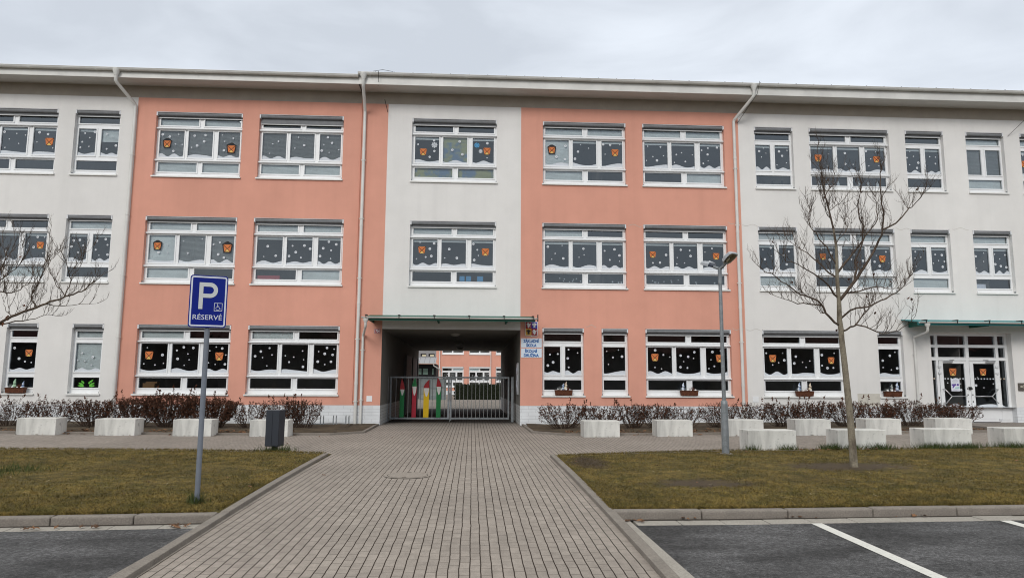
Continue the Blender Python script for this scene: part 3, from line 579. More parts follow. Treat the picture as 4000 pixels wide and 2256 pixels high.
    if 'bare' not in wd['bits']:
        ys = yg-.006
        for i, (a, b) in enumerate(mid):
            a, b = X(a), X(b); av = None
            if i in wd['la']: u, v = wd['la'][i]; av = (a+(b-a)*u, zm[1]-(zm[1]-zm[0])*v)
            sn = MB(); snowdrift(sn, a+.004, b-.004, zm[0]+.004, ys, idx*7+i); obj('snowdrift_sticker', sn, 'snow', o, loc); flakes(o, a, b, zm[0], zm[1], ys-.002, rs.choice((3, 4, 5, 6)) if z0 > 3 else rs.choice((5, 6, 7, 8)) if wd['k'] == 3 else rs.choice((4, 5, 6)), idx*13+i, av)
            if av: obj('lantern_sticker', lantern(av[0], av[1], ys-.002, 1, 'm%d' % i in wd['bl']), ['orange', 'yellowp', 'blackp'], o, loc)
    bits = wd['bits']; yb = yg+.03
    q0 = [p for p in pan if p[0] == 'b0'][0]; q1 = ([p for p in pan if p[0] == 'b1'] or [q0])[0]
    if bits == 'discs':
        for pi_, u, v, q_, m_ in ((0, .80, .30, .105, 'snow'), (2, .2, .27, .095, 'bluepaper'), (2, .38, .5, .07, 'snow')):
            a, b = X(mid[pi_][0]), X(mid[pi_][1]); cx_, cz_ = a+(b-a)*u, zm[1]-(zm[1]-zm[0])*v; p = MB(); n_ = 8
            p.disc(cx_, yg-.012, cz_, q_*.42, 16)
            for k in range(n_): t_ = 2*math.pi*k/n_; p.disc(cx_+q_*.72*math.cos(t_), yg-.0125, cz_+q_*.72*math.sin(t_), q_*.26, 8)
            for k in range(n_): t_ = 2*math.pi*k/n_; c_, s_2 = math.cos(t_), math.sin(t_); p.quad((cx_-s_2*.006, yg-.013, cz_+c_*.006), (cx_+c_*q_-s_2*.006, yg-.013, cz_+s_2*q_+c_*.006), (cx_+c_*q_+s_2*.006, yg-.013, cz_+s_2*q_-c_*.006), (cx_+s_2*.006, yg-.013, cz_-c_*.006))
            obj('paper_snowflake', p, m_, o, loc)
    if bits == 'paper':
        p = MB()
        for q in (q0, q1):
            for k in range(3):
                x = q[1]+(q[2]-q[1])*(.2+.28*k); p.prism([(x-.05, q[3]), (x+.06, q[3]), (x+.05, q[3]+.1), (x+.01, q[3]+.2), (x-.04, q[3]+.12)], yb, yb+.002)
        obj('paper_figure', p, 'snow', o, loc)
    if bits == 'red': p = MB(); p.box(q0[1]+.01, q0[1]+.75, yb+.05, yb+.3, q0[3]-.02, q0[3]+.14); obj('red_box', p, 'redbox', o, loc)
    if bits == 'box': p = MB(); p.box(q0[1]+.08, q0[1]+.45, yb+.05, yb+.4, q0[3]-.02, q0[3]+.15); p.box(q0[1]+.15, q0[1]+.5, yb+.1, yb+.35, q0[3]+.151, q0[3]+.2); obj('cardboard_box', p, 'brownbox', o, loc)
    if bits == 'blue':
        p = MB()
        for u, ww in ((.08, .17), (.26, .17), (.57, .2)): x = q1[1]+(q1[2]-q1[1])*u; p.box(x, x+ww, yb, yb+.003, q1[3]+.03, q1[3]+.2)
        obj('blue_paper', p, 'bluepaper', o, loc)
    if bits == 'dots':
        p = MB(); r = random.Random(idx)
        for k in range(9): x = q0[1]+(q0[2]-q0[1])*r.random(); p.disc(x, yb, q0[3]+r.uniform(.04, .17), .022, 8)
        for k in range(4): x = q1[1]+(q1[2]-q1[1])*r.random(); p.disc(x, yb, q1[3]+r.uniform(.04, .1), .03, 8)
        obj('paper_figure', p, 'snow', o, loc)
    if bits == 'sheet': p = MB(); p.box(q0[1]+.02, q0[1]+.4, yb, yb+.003, q0[3], q0[3]+.16); obj('paper_sheet', p, 'paper', o, loc)
    if bits == 'holly':
        p = MB(); cx = (q0[1]+q0[2])/2
        for ang, ln, ox, oz in ((25, .22, .1, .1), (40, .24, .06, .16), (8, .22, .1, .05), (155, .22, -.1, .1), (140, .16, -.08, .17), (172, .24, -.08, .05)):
            a = R(ang); d = Vector((math.cos(a), 0, math.sin(a))); n = Vector((-d.z, 0, d.x)); st = Vector((cx+ox*.9, yb-.04, q0[3]+oz*.8)); pts = []
            for k in range(9): pts.append(st+d*ln*k/8+n*(.018+.016*(k % 2))*math.sin(math.pi*min(1, .15+k/8)))
            for k in range(8, -1, -1): pts.append(st+d*ln*k/8-n*(.018+.016*(k % 2))*math.sin(math.pi*min(1, .15+k/8)))
            p.add(pts, [tuple(range(len(pts)))])
        obj('paper_leaves', p, 'holly', o, loc)
    return o
for i, wd in enumerate(WIN): make_window(wd, i)

# entrance door
x0, x1, z0, z1 = DOOR; YD = D+.22; ZL = .12
f = MB()
cols = [(15.67, 15.90), (16.00, 16.98), (17.10, 18.06), (18.16, 18.40)]
pan = [(a, b, 2.76, 3.06) for a, b in cols]+[(a, b, 2.33, 2.66) for a, b in cols]+[(cols[0][0], cols[0][1], .60, 2.22), (cols[3][0], cols[3][1], .60, 2.22)]
leaf = [(16.14, 16.90, .62, 2.11), (17.22, 17.98, .62, 2.11)]
f.holes(x0, x1, ZL, z1, pan+[(16.0, 16.995, ZL, 2.22), (17.085, 18.06, ZL, 2.22)], YD)
for q in pan:
    f.reveal(q, YD, YD+.06)
    a, b, c, d = q
    for bx in ((a-.02, b+.02, c-.02, c), (a-.02, b+.02, d, d+.02), (a-.02, a, c, d), (b, b+.02, c, d)): f.box(bx[0], bx[1], YD-.015, YD+.004, bx[2], bx[3])
f.box(18.14, 18.42, YD-.012, YD+.003, .2, .5)
dl = (17.06, D, ZL)
E_ = obj('entrance_door', f, 'frame', S, dl)
g = MB()
for a, b, c, d in pan: g.quad((a, YD+.05, c), (b, YD+.05, c), (b, YD+.05, d), (a, YD+.05, d))
for q in ((15.67, 15.9), (18.16, 18.4)):
    for u in (.25, .75): x = q[0]+(q[1]-q[0])*u; g.box(x-.025, x+.025, YD+.043, YD+.047, 1.57, 1.62, 1)
obj('pane', g, ['glass', 'cream'], E_, dl)
for a, b, sd_ in ((15.672, 15.9, 3), (18.162, 18.4, 4)): g = MB(); snowdrift(g, a, b, .6, YD+.045, sd_); obj('snowdrift_sticker', g, 'snow', E_, dl)
for i, (q, hinge) in enumerate(zip(leaf, (-1, 1))):
    a, b, c, d = q; l0, l1 = (16.01, 16.99) if i == 0 else (17.09, 18.05); f = MB()
    f.holes(l0, l1, ZL+.02, 2.205, [q], YD-.02); f.reveal(q, YD-.02, YD+.03); f.reveal((l0, l1, ZL+.02, 2.205), YD-.02, YD+.03)
    f.box(l0+.1, l1-.1, YD-.028, YD-.018, .24, .52)
    lf = obj('door_leaf', f, 'frame', E_, dl)
    g = MB(); g.quad((a, YD+.01, c), (b, YD+.01, c), (b, YD+.01, d), (a, YD+.01, d)); obj('door_pane', g, 'glass', E_, dl)
    g = MB()
    for k in range(7): x = a+.06+(b-a-.12)*k/6; g = MB(); g.box(x-.022, x+.022, YD+.001, YD+.004, 1.57, 1.615); obj('warning_square', g, 'snow', E_, dl)
    g = MB(); snowdrift(g, a, b, c+.003, YD+.003, 5+i); obj('snowdrift_sticker', g, 'snow', E_, dl); flakes(E_, a, b, c+.35, d-.05, YD+.002, 4, 40+i, ((a+b)/2, 1.82))
    obj('lantern_sticker', lantern((a+b)/2-.03, 1.83, YD-.002, 1, False), ['orange', 'yellowp', 'blackp'], E_, dl)
    g = MB(); hx = l0+.07 if i == 0 else l1-.07; sg = 1 if i == 0 else -1; vx = hx+sg*.24; y = YD-.12
    g.tube([(hx+sg*(.78), YD-.02, 1.0), (hx+sg*.78, y, 1.0), (vx, y, 1.0)], .015, 8); g.tube([(vx, y, 1.0), (hx, y, 1.24), (hx, YD-.02, 1.24)], .015, 8); g.tube([(vx, y, 1.0), (hx+sg*.02, y, .76), (hx+sg*.02, YD-.02, .76)], .015, 8)
    obj('push_bar', g, 'steel', E_, dl)
    g = MB(); cx = a+.16 if i == 0 else b-.16; g.box(cx-.16, cx+.16, YD-.08, YD-.021, 2.14, 2.20); g.tube([(cx, YD-.05, 2.2), (cx+sg*.1, YD-.05, 2.235), (cx+sg*.24, YD-.04, 2.235)], .012, 6); obj('door_closer', g, 'steel', E_, dl)
    g = MB(); hx = l0-.0 if i == 0 else l1
    for z in (2.02, 1.80, .24): g.box(hx-.05, hx+.05, YD-.055, YD-.02, z-.045, z+.02)
    obj('hinge', g, 'blindcap', E_, dl)
g = MB(); g.box(16.99, 17.09, YD-.05, YD-.001, 1.22, 1.32)
for z in (1.26, 1.05, .82): g.box(16.94, 16.97, YD-.035, YD-.02, z-.02, z+.02); g.box(17.11, 17.14, YD-.035, YD-.02, z-.02, z+.02)
obj('door_handle', g, 'black', E_, dl)

FL.sort(key=lambda f: -f[0])
for f_ in FL[:100]: mb = MB(); flake_mesh(mb, f_); obj('snowflake_sticker', mb, ['flake', 'flakedot'], f_[5], (f_[1], f_[2], f_[3]))
mb = MB()
for f_ in FL[100:]: flake_mesh(mb, f_)
kind(obj('snowflake_stickers', mb, ['flake', 'flakedot'], S), 'stuff')
# roof, soffit, gutters, downpipes
YE = 22.42; XB = -3.86
mb = MB()
mb.hexa([(X0-.5, YE, 11.15), (X1+.5, YE, 11.15), (X1+.5, D+.01, 11.2), (X0-.5, D+.01, 11.2), (X0-.5, YE, 11.16), (X1+.5, YE, 11.16), (X1+.5, D+.01, 11.215), (X0-.5, D+.01, 11.215)])
obj('soffit', mb, 'soffit', S)
mb = MB(); mb.box(X0-.5, XB, YE-.02, YE, 11.135, 11.36); mb.box(XB+.003, X1+.5, YE-.045, YE-.001, 11.13, 11.45)
mb.box(XB-.0, XB+.02, YE, D-.02, 11.10, 11.149, 1)
obj('fascia', mb, ['zinc', 'black'], S)
mb = MB()
mb.hexa([(X0-.5, YE-.08, 11.405), (XB, YE-.08, 11.405), (XB, 31.5, 12.2), (X0-.5, 31.5, 12.2), (X0-.5, YE-.08, 11.425), (XB, YE-.08, 11.425), (XB, 31.5, 12.23), (X0-.5, 31.5, 12.23)])
mb.hexa([(XB+.004, YE-.1, 11.495), (X1+.5, YE-.1, 11.495), (X1+.5, 31.5, 12.28), (XB+.004, 31.5, 12.28), (XB+.004, YE-.1, 11.535), (X1+.5, YE-.1, 11.535), (X1+.5, 31.5, 12.32), (XB+.004, 31.5, 12.32)])
mb.hexa([(X0-.5, 31.5, 12.2), (X1+.5, 31.5, 12.2), (X1+.5, 40, 11.4), (X0-.5, 40, 11.4), (X0-.5, 31.5, 12.33), (X1+.5, 31.5, 12.33), (X1+.5, 40, 11.5), (X0-.5, 40, 11.5)])
x = X0
while x < X1:
    zz = 11.425 if x < XB else 11.535; yy = YE-.08 if x < XB else YE-.1
    mb.hexa([(x, yy+.01, zz), (x+.02, yy+.01, zz), (x+.02, 31.4, 12.3), (x, 31.4, 12.3), (x, yy+.01, zz+.022), (x+.02, yy+.01, zz+.022), (x+.02, 31.4, 12.33), (x, 31.4, 12.33)]); x += .62
obj('roof', mb, 'roofmetal', S)
def gutter(mb, xa, xb, y, z, r=.075, n=10):
    for i in range(n):
        t0, t1 = math.pi+math.pi*i/n, math.pi+math.pi*(i+1)/n
        P = lambda x, t, q=r: (x, y+q*math.cos(t), z+q*math.sin(t))
        mb.add([P(xa, t0), P(xb, t0), P(xb, t1), P(xa, t1)], [(0, 1, 2, 3)], 0, True); mb.add([P(xa, t0, r-.006), P(xa, t1, r-.006), P(xb, t1, r-.006), P(xb, t0, r-.006)], [(0, 1, 2, 3)], 0, True)
    for x in (xa, xb): mb.add([(x, y+r*math.cos(math.pi+math.pi*i/n), z+r*math.sin(math.pi+math.pi*i/n)) for i in range(n+1)], [tuple(range(n+1))])
    mb.tube([(xa, y-r, z), (xb, y-r, z)], .010, 6)
for xa, xb, y, z in ((X0-.5, XB-.01, YE-.105, 11.40), (XB-.02, X1+.5, YE-.135, 11.475)):
    mb = MB(); gutter(mb, xa, xb, y, z); x = xa+.4
    while x < xb: mb.tube([(x+.0, y, z-.0765), (x+.012, y, z-.0765)], .002, 4); mb.box(x, x+.02, y-.081, y+.07, z-.083, z-.0755); x += 1.05
    obj('gutter', mb, 'zinc', S)
def pipe(x, xt, yt, zt, zb=-.1, yw=D-.085, r=.052, elbow=10.45, par=S):
    mb = MB(); mb.tube([(xt, yt, zt+.02), (xt, yt, zt-.05), (xt, yt, zt-.17), (xt, yt, zt-.2)], [.115, .11, .062, .06], 14)
    mb.tube([(xt, yt, zt-.16), (xt, yt, zt-.36), (xt+(x-xt)*.08, yt+.05, zt-.42), (x-(x-xt)*.06, yw-.03, elbow+.07), (x, yw, elbow), (x, yw, elbow-.1), (x, yw, zb)], r, 14)
    for z in np.arange(max(zb+.6, .75), elbow, 2.0): mb.tube([(x, yw, z), (x, yw, z+.03)], r+.012, 14); mb.box(x-.015, x+.015, yw, D, z, z+.03); mb.box(x-r-.03, x+r+.03, yw-.008, yw+.008, z+.003, z+.027)
    for z in np.arange(zb+1.4, elbow, 2.6): mb.tube([(x, yw, z), (x, yw, z+.08)], r+.006, 14)
    return obj('downpipe', mb, 'zinc', par, (x, D, 0))
pipe(-11.32, -11.62, YE-.105, 11.36); pipe(-3.745, -3.70, YE-.135, 11.44); pipe(9.0, 9.42, YE-.135, 11.44)
mb = MB(); mb.tube([(-3.865, D-.02, .7), (-3.86, D-.02, 10.72), (-3.82, D-.03, 11.18)], .014, 6); obj('conductor_pipe', mb, 'coral_wall', S)
mb = MB(); mb.tube([(-3.2, YE-.25, 11.5), (-3.2, YE-.2, 11.3), (-3.25, YE+.1, 11.14)], .008, 5); mb.tube([(-3.1, D-.05, 10.93), (-2.96, D-.25, 10.4)], .010, 5); mb.tube([(-3.4, YE-.1, 11.55), (-3.1, YE, 11.66), (-2.75, YE, 11.6)], .007, 5)
mb.tube([(9.6, YE-.22, 11.55), (9.5, YE-.2, 11.1), (9.14, D-.04, 10.4)], .008, 5); mb.tube([(19.6, D-.5, 10.9), (19.0, D-.03, 10.2)], .008, 5)
obj('lightning_wire', mb, 'black', S)
# green canopies
def canopy(xa, xb, xg, brk, zg, px, pz, name, pm, zw):
    yf = 22.22; mb = MB()
    mb.hexa([(xa, yf-.02, zg+.0), (xb, yf-.02, zg), (xb, D, zw), (xa, D, zw), (xa, yf-.02, zg+.02), (xb, yf-.02, zg+.02), (xb, D, zw+.02), (xa, D, zw+.02)], 0)
    mb.box(xa, xb, yf+.02, yf+.09, zg-.085, zg+.004, 0)
    o = obj(name, mb, [pm], S, ((xa+xb)/2, D, zg))
    mb = MB(); gutter(mb, xg, xb+.06, yf-.045, zg+.012, .042); obj('canopy_gutter', mb, 'zinc', o, WL[o.name])
    for k, x in enumerate(brk):
        mb = MB(); mb.box(x-.035, x+.035, yf-.12, yf+.1, zg+.06, zg+.085); mb.box(x-.01, x+.01, yf-.125, yf-.1, zg-.03, zg+.0595)
        obj('canopy_bracket', mb, 'black', o, WL[o.name])
        if k % 2 == 0:
            mb = MB(); mb.hexa([(x+.08, yf+.092, zg-.1), (x+.12, yf+.092, zg-.1), (x+.12, D, zw-.25), (x+.08, D, zw-.25), (x+.08, yf+.092, zg-.02), (x+.12, yf+.092, zg-.02), (x+.12, D, zw-.05), (x+.08, D, zw-.05)]); obj('canopy_rib', mb, 'green', o, WL[o.name])
    mb = MB(); mb.box(xb+.06, xb+.085, yf-.13, yf-.0, zg-.09, zg+.13); obj('end_plate', mb, 'black', o, WL[o.name])
    x, xt = px; m2 = MB(); m2.tube([(xt, yf-.06, zg-.04), (xt, yf-.06, zg-.09), (xt, yf-.06, zg-.16)], [.085, .08, .047], 12)
    m2.tube([(xt, yf-.06, zg-.14), (xt, yf-.06, zg-.26), (xt+(x-xt)*.1, yf+.03, zg-.33), (x-(x-xt)*.08, D-.1, pz+.06), (x, D-.07, pz), (x, D-.07, pz-.1), (x, D-.07, -.1)], .041, 12)
    for z in (.8, 2.4): m2.tube([(x, D-.07, z), (x, D-.07, z+.03)], .052, 12); m2.box(x-.07, x+.07, D-.075, D-.06, z+.003, z+.027)
    obj('canopy_downpipe', m2, 'zinc', o, WL[o.name])
canopy(-3.38, 1.98, -3.5, [-3.35, -2.32, -1.22, -.12, .98, 1.9], 3.40, (-3.575, -3.36), 2.86, 'passage_canopy', 'green', 3.545)
canopy(14.62, 19.5, 14.60, [14.8, 15.85, 16.95, 18.05, 19.15], 3.42, (15.01, 14.86), 2.93, 'entrance_canopy', 'teal', 3.57)
for a, b, c, d in ((-3.41, -3.23, .76, .94), (9.34, 9.54, .78, .97)): mb = MB(); mb.box(a, b, D-.012, D+.01, c, d); obj('meter_cabinet', mb, 'frame', S)
mb = MB(); mb.box(12.95, 13.72, D-.006, D+.01, .66, 1.08); obj('wall_hatch', mb, 'cream' if False else mat('hatch_beige', (.56, .53, .47), .85, var=.1, vscale=5), S)
# patched render lines between openings
M['repair'] = mat('repair_render', (.56, .43, .36), .9, var=.1, vscale=6); M['repairw'] = mat('repair_render_grey', (.60, .575, .54), .9, var=.1, vscale=6)
for a, b, z in ((5.22, 5.74, 6.72), (8.7, 9.16, 6.86), (9.2, 9.74, 6.80), (14.65, 15.15, 6.76), (3.75, 4.1, 3.28), (8.72, 9.16, 3.22), (9.2, 9.72, 3.20), (16.7, 17.3, 6.8)):
    mb = MB(); n = 8; pts = [(a+(b-a)*i/n, z+.035*math.sin(i*.9+a)-.02*i/n) for i in range(n+1)]
    vs = [(p, D-.003, q-.010) for p, q in pts]+[(p, D-.003, q+.010) for p, q in pts]; mb.add(vs, [(i, i+1, n+2+i, n+1+i) for i in range(n)])
    obj('crack_repair', mb, 'repair' if a < 9.18 else 'repairw', S)

# ------------------------------------------------------------------ signs on the wall
YS = D-.012
t = thing('coat_of_arms', 'shield shaped state coat of arms with lions and eagles above two name plaques', 'emblem', (1.935, D, 2.91))
def shield(k): return [(1.935+a*k, 3.155+b*k) for a, b in ((-.215, .245), (.215, .245), (.215, -.2), (.19, -.235), (.03, -.235), (0, -.25), (-.03, -.235), (-.19, -.235), (-.215, -.2))]
mb = MB(); mb.prism(shield(1), YS-.012, D-.0005); obj('shield_plate', mb, 'white', t)
cx, cz = 1.935, 3.155
for nm, a, b, c, d in (('crestred', -.195, 0, .005, .225), ('crestblue', 0, .195, .005, .225), ('crestyellow', -.195, 0, -.215, .005), ('crestred', 0, .195, -.215, .005)):
    mb = MB(); mb.box(cx+a, cx+b, YS-.016, YS-.0125, cz+c, cz+d); obj('shield_field', mb, nm, t)
LION = [(-.02, -.095), (.02, -.1), (.03, -.07), (.01, -.05), (.035, -.03), (.05, -.075), (.075, -.08), (.07, -.05), (.06, -.02), (.05, .02), (.075, .0), (.085, .05), (.07, .09), (.06, .05), (.035, .05), (.02, .085), (-.02, .1), (-.05, .08), (-.035, .06), (-.08, .055), (-.075, .035), (-.03, .03), (-.07, -.005), (-.065, -.025), (-.02, .0), (-.03, -.03), (-.07, -.05), (-.06, -.07), (-.02, -.055)]
EAG = [(0, .1), (.02, .08), (.015, .055), (.05, .09), (.085, .06), (.075, .0), (.05, -.02), (.03, .01), (.025, -.03), (.07, -.05), (.03, -.06), (.04, -.1), (0, -.085), (-.04, -.1), (-.03, -.06), (-.07, -.05), (-.025, -.03), (-.03, .01), (-.05, -.02), (-.075, .0), (-.085, .06), (-.05, .09), (-.015, .055), (-.02, .08)]
for P, ox, oz, m_ in ((LION, -.097, .115, 'white'), (EAG, .097, .115, 'white'), (EAG, -.097, -.105, 'blackp'), (LION, .097, -.105, 'white')):
    mb = MB(); mb.prism([(cx+ox+a*.85, cz+oz+b*.85) for a, b in P], YS-.019, YS-.0165); obj('heraldic_animal', mb, m_, t)
for z, l1, l2, w1, w2, lab in ((2.69, 'ZÁKLADNÍ', 'ŠKOLA', .49, .32, 'white plaque with blue lettering ZÁKLADNÍ ŠKOLA, upper of two beside the passage'), (2.36, 'ŠKOLNÍ', 'DRUŽINA', .39, .47, 'white plaque with blue lettering ŠKOLNÍ DRUŽINA, lower of two beside the passage')):
    t = thing('name_plaque', lab, 'sign', (1.935, D, z), 'school name plaques')
    mb = MB(); mb.box(1.592, 2.278, YS-.004, D-.0005, z-.15, z+.15); obj('plaque_panel', mb, 'plate', t, bevel=.004)
    text(l1, 'lettering', 'plateblue', t, 1.925, z+.070, YS-.0045, w1*1.06, .128, .045); text(l2, 'lettering', 'plateblue', t, 1.935, z-.068, YS-.0045, w2*1.06, .128, .045)
t = thing('house_number_plate', 'small red enamel house number plate reading 1704', 'sign', (-3.13, D, 2.96))
mb = MB(); mb.box(-3.232, -3.028, YS, D-.0005, 2.955, 3.115); obj('number_panel', mb, 'red', t, bevel=.005)
mb = MB()
for bx in ((-3.222, -3.038, 2.963, 2.969), (-3.222, -3.038, 3.101, 3.107), (-3.222, -3.216, 2.969, 3.101), (-3.044, -3.038, 2.969, 3.101)): mb.box(bx[0], bx[1], YS-.003, YS-.0005, bx[2], bx[3])
obj('border', mb, 'white', t); text('1704', 'lettering', 'white', t, -3.13, 3.035, YS-.0005, .15, .095, .02)
t = thing('intercom_panel', 'brown metal intercom panel with two buttons beside the entrance door', 'intercom', (18.8, D, 1.2))
mb = MB(); mb.box(18.60, 19.0, D-.05, D-.0005, 1.2, 1.46); obj('intercom_case', mb, 'panelbrown', t, bevel=.008)
for x in (18.65, 18.76, 18.87): mb = MB(); mb.box(x, x+.075, D-.06, D-.0505, 1.26 if x > 18.7 else 1.31, 1.40 if x > 18.7 else 1.375); obj('button', mb, 'button', t)
t = thing('poster', 'white paper notice with purple shapes taped on the left door leaf', 'poster', (16.55, YD-.022, 1.17))
mb = MB(); mb.box(16.39, 16.70, YD-.006, YD-.002, 1.17, 1.59); obj('sheet', mb, 'paper', t)
mb = MB(); mb.prism([(16.41, 1.41), (16.57, 1.42), (16.58, 1.38), (16.52, 1.35), (16.47, 1.28), (16.43, 1.28), (16.45, 1.35), (16.41, 1.37)], YD-.0085, YD-.0065); mb.disc(16.63, YD-.008, 1.39, .04, 12); obj('printed_shape', mb, 'purple', t)
mb = MB(); mb.prism([(16.53, 1.3), (16.68, 1.33), (16.68, 1.26), (16.53, 1.25)], YD-.0085, YD-.0065); obj('printed_shape', mb, 'posteral', t)
mb = MB()
for k, (a, b) in enumerate(((.08, .23), (.05, .26), (.04, .27), (.07, .22))): mb.box(16.39+a, 16.39+b, YD-.008, YD-.0065, 1.55-.03*k, 1.558-.03*k)
for k in range(3): mb.box(16.45, 16.64, YD-.008, YD-.0065, 1.225-.02*k, 1.23-.02*k)
obj('printed_lines', mb, 'inkgrey', t)
t = thing('notice_board', 'glass notice case with papers on the right wall of the passage', 'notice board', (1.55, 24.4, .95))
mb = MB(); mb.box(1.53, 1.568, 24.0, 24.85, .98, 2.05); obj('case', mb, 'alu', t)
mb = MB()
for z, y in ((1.8, 24.1), (1.45, 24.1), (1.1, 24.1), (1.7, 24.45), (1.25, 24.45)): mb.box(1.524, 1.5295, y, y+.25, z-.02, z+.2)
obj('sheet', mb, 'paper', t)

# ------------------------------------------------------------------ passage gate with painted gnome boards
YG = 25.3
G = thing('passage_gate', 'galvanised two leaf bar gate across the passage', 'gate', (-.78, YG, -.01))
for x in (-3.0, 1.43):
    mb = MB(); mb.box(x-.045, x+.045, YG-.045, YG+.045, -.05, 1.575); obj('gate_post', mb, 'galv', G, bevel=.004)
mb = MB(); mb.box(-3.16, -3.1 if False else -3.09, YG-.02, YG+.04, .1, 1.5)
for (a, b), bars in (((-2.90, -.80), (-2.69, -2.26, -1.83, -1.41, -.98)), ((-.78, 1.32), (-.59, -.44, -.30, -.155, -.01, .125, .27, .41, .55, .69, .83, .975, 1.115))):
    mb = MB()
    for bx in ((a, b, .085, .145), (a, b, 1.52, 1.575), (a, a+.055, .145, 1.52), (b-.07 if a < -2 else b-.055, b, .145, 1.52)): mb.box(bx[0], bx[1], YG-.025, YG+.025, bx[2], bx[3])
    if a > -2: mb.box(a+.002, a+.05, YG-.028, YG+.028, .05, 1.57)
    lf = obj('gate_leaf', mb, 'galv', G)
    mb = MB()
    for x in bars: mb.box(x-.009, x+.009, YG-.009, YG+.009, .146, 1.519)
    obj('gate_bars', mb, 'galvbar', lf, WL[G.name])
mb = MB(); mb.box(-.82, -.74, YG-.045, YG-.026, .75, 1.0); mb.tube([(-.72, YG-.05, .92), (-.62, YG-.05, .92)], .012, 8); mb.box(-.79, -.77, YG-.03, YG+.03, -.03, .3); obj('latch', mb, 'galvbar', G)
GN = [(-2.545, .155, 'bodygreen', 'capred', .91, 1.12, 1.50, -.02, 'green bodied board gnome with red cap, leftmost on the gate'),
      (-2.12, .155, 'bodyred', 'bodygreen', .905, 1.225, 1.53, .02, 'red bodied board gnome with a green cap'),
      (-1.715, .195, 'bodyyellow', 'capred', .87, 1.17, 1.475, .10, 'yellow bodied board gnome with a bent red cap'),
      (-1.265, .165, 'bodygreen', 'capred', .935, 1.22, 1.54, -.045, 'green bodied board gnome with red cap, nearest the gate middle')]
for x, wd, bm_, cm, zb, zc, zt, tip, lab in GN:
    t = thing('gnome_board', lab, 'painted board', (x+wd/2, YG-.05, .15), 'painted gnome boards on the gate'); y1 = YG-.03; y0 = y1-.018
    mb = MB(); mb.prism([(x-.004, .15), (x+wd-.012, .15), (x+wd+.002, zc), (x, zc)], y0, y1); obj('body', mb, bm_, t)
    mb = MB(); mb.prism([(x+.006, zc-.0), (x+wd-.002, zc), (x+wd*.86, zb+.13), (x+wd*.62, zb+.01), (x+wd*.42, zb), (x+wd*.2, zb+.12)], y0-.004, y0-.0005); obj('beard', mb, 'beard', t)
    c = x+wd/2; n = 8; l, r_ = [], []
    for i in range(n+1):
        s = i/n; hw = wd/2*(1-s**1.6)*1.04+.003; cx_ = c+tip*s**2; z = zc+(zt-zc)*s; l.append((cx_-hw, z)); r_.append((cx_+hw, z))
    mb = MB(); mb.prism(l+r_[::-1], y0-.0, y1+.001); obj('cap', mb, cm, t)
t = thing('notice_sheet', 'translucent plastic notice panel with papers hung behind the gate bars', 'notice board', (-1.41, YG+.035, .75))
mb = MB(); mb.box(-1.895, -.925, YG+.03, YG+.038, .755, 1.5); obj('plastic_panel', mb, mat('translucent_sheet', (.27, .315, .315), .35, spec=.5, var=.12, vscale=5), t)
mb = MB()
for a, z, q, h_ in ((-1.87, 1.25, .18, .2), (-1.66, 1.27, .16, .19), (-1.87, .98, .2, .22), (-1.45, 1.2, .2, .26), (-1.47, .9, .2, .22), (-1.2, 1.22, .22, .24), (-1.15, .92, .2, .24), (-1.85, .8, .18, .14)): mb.box(a, a+q, YG+.026, YG+.0295, z, z+h_)
obj('sheet', mb, mat('faded_sheet', (.36, .40, .40), .8, var=.15, vscale=6), t)

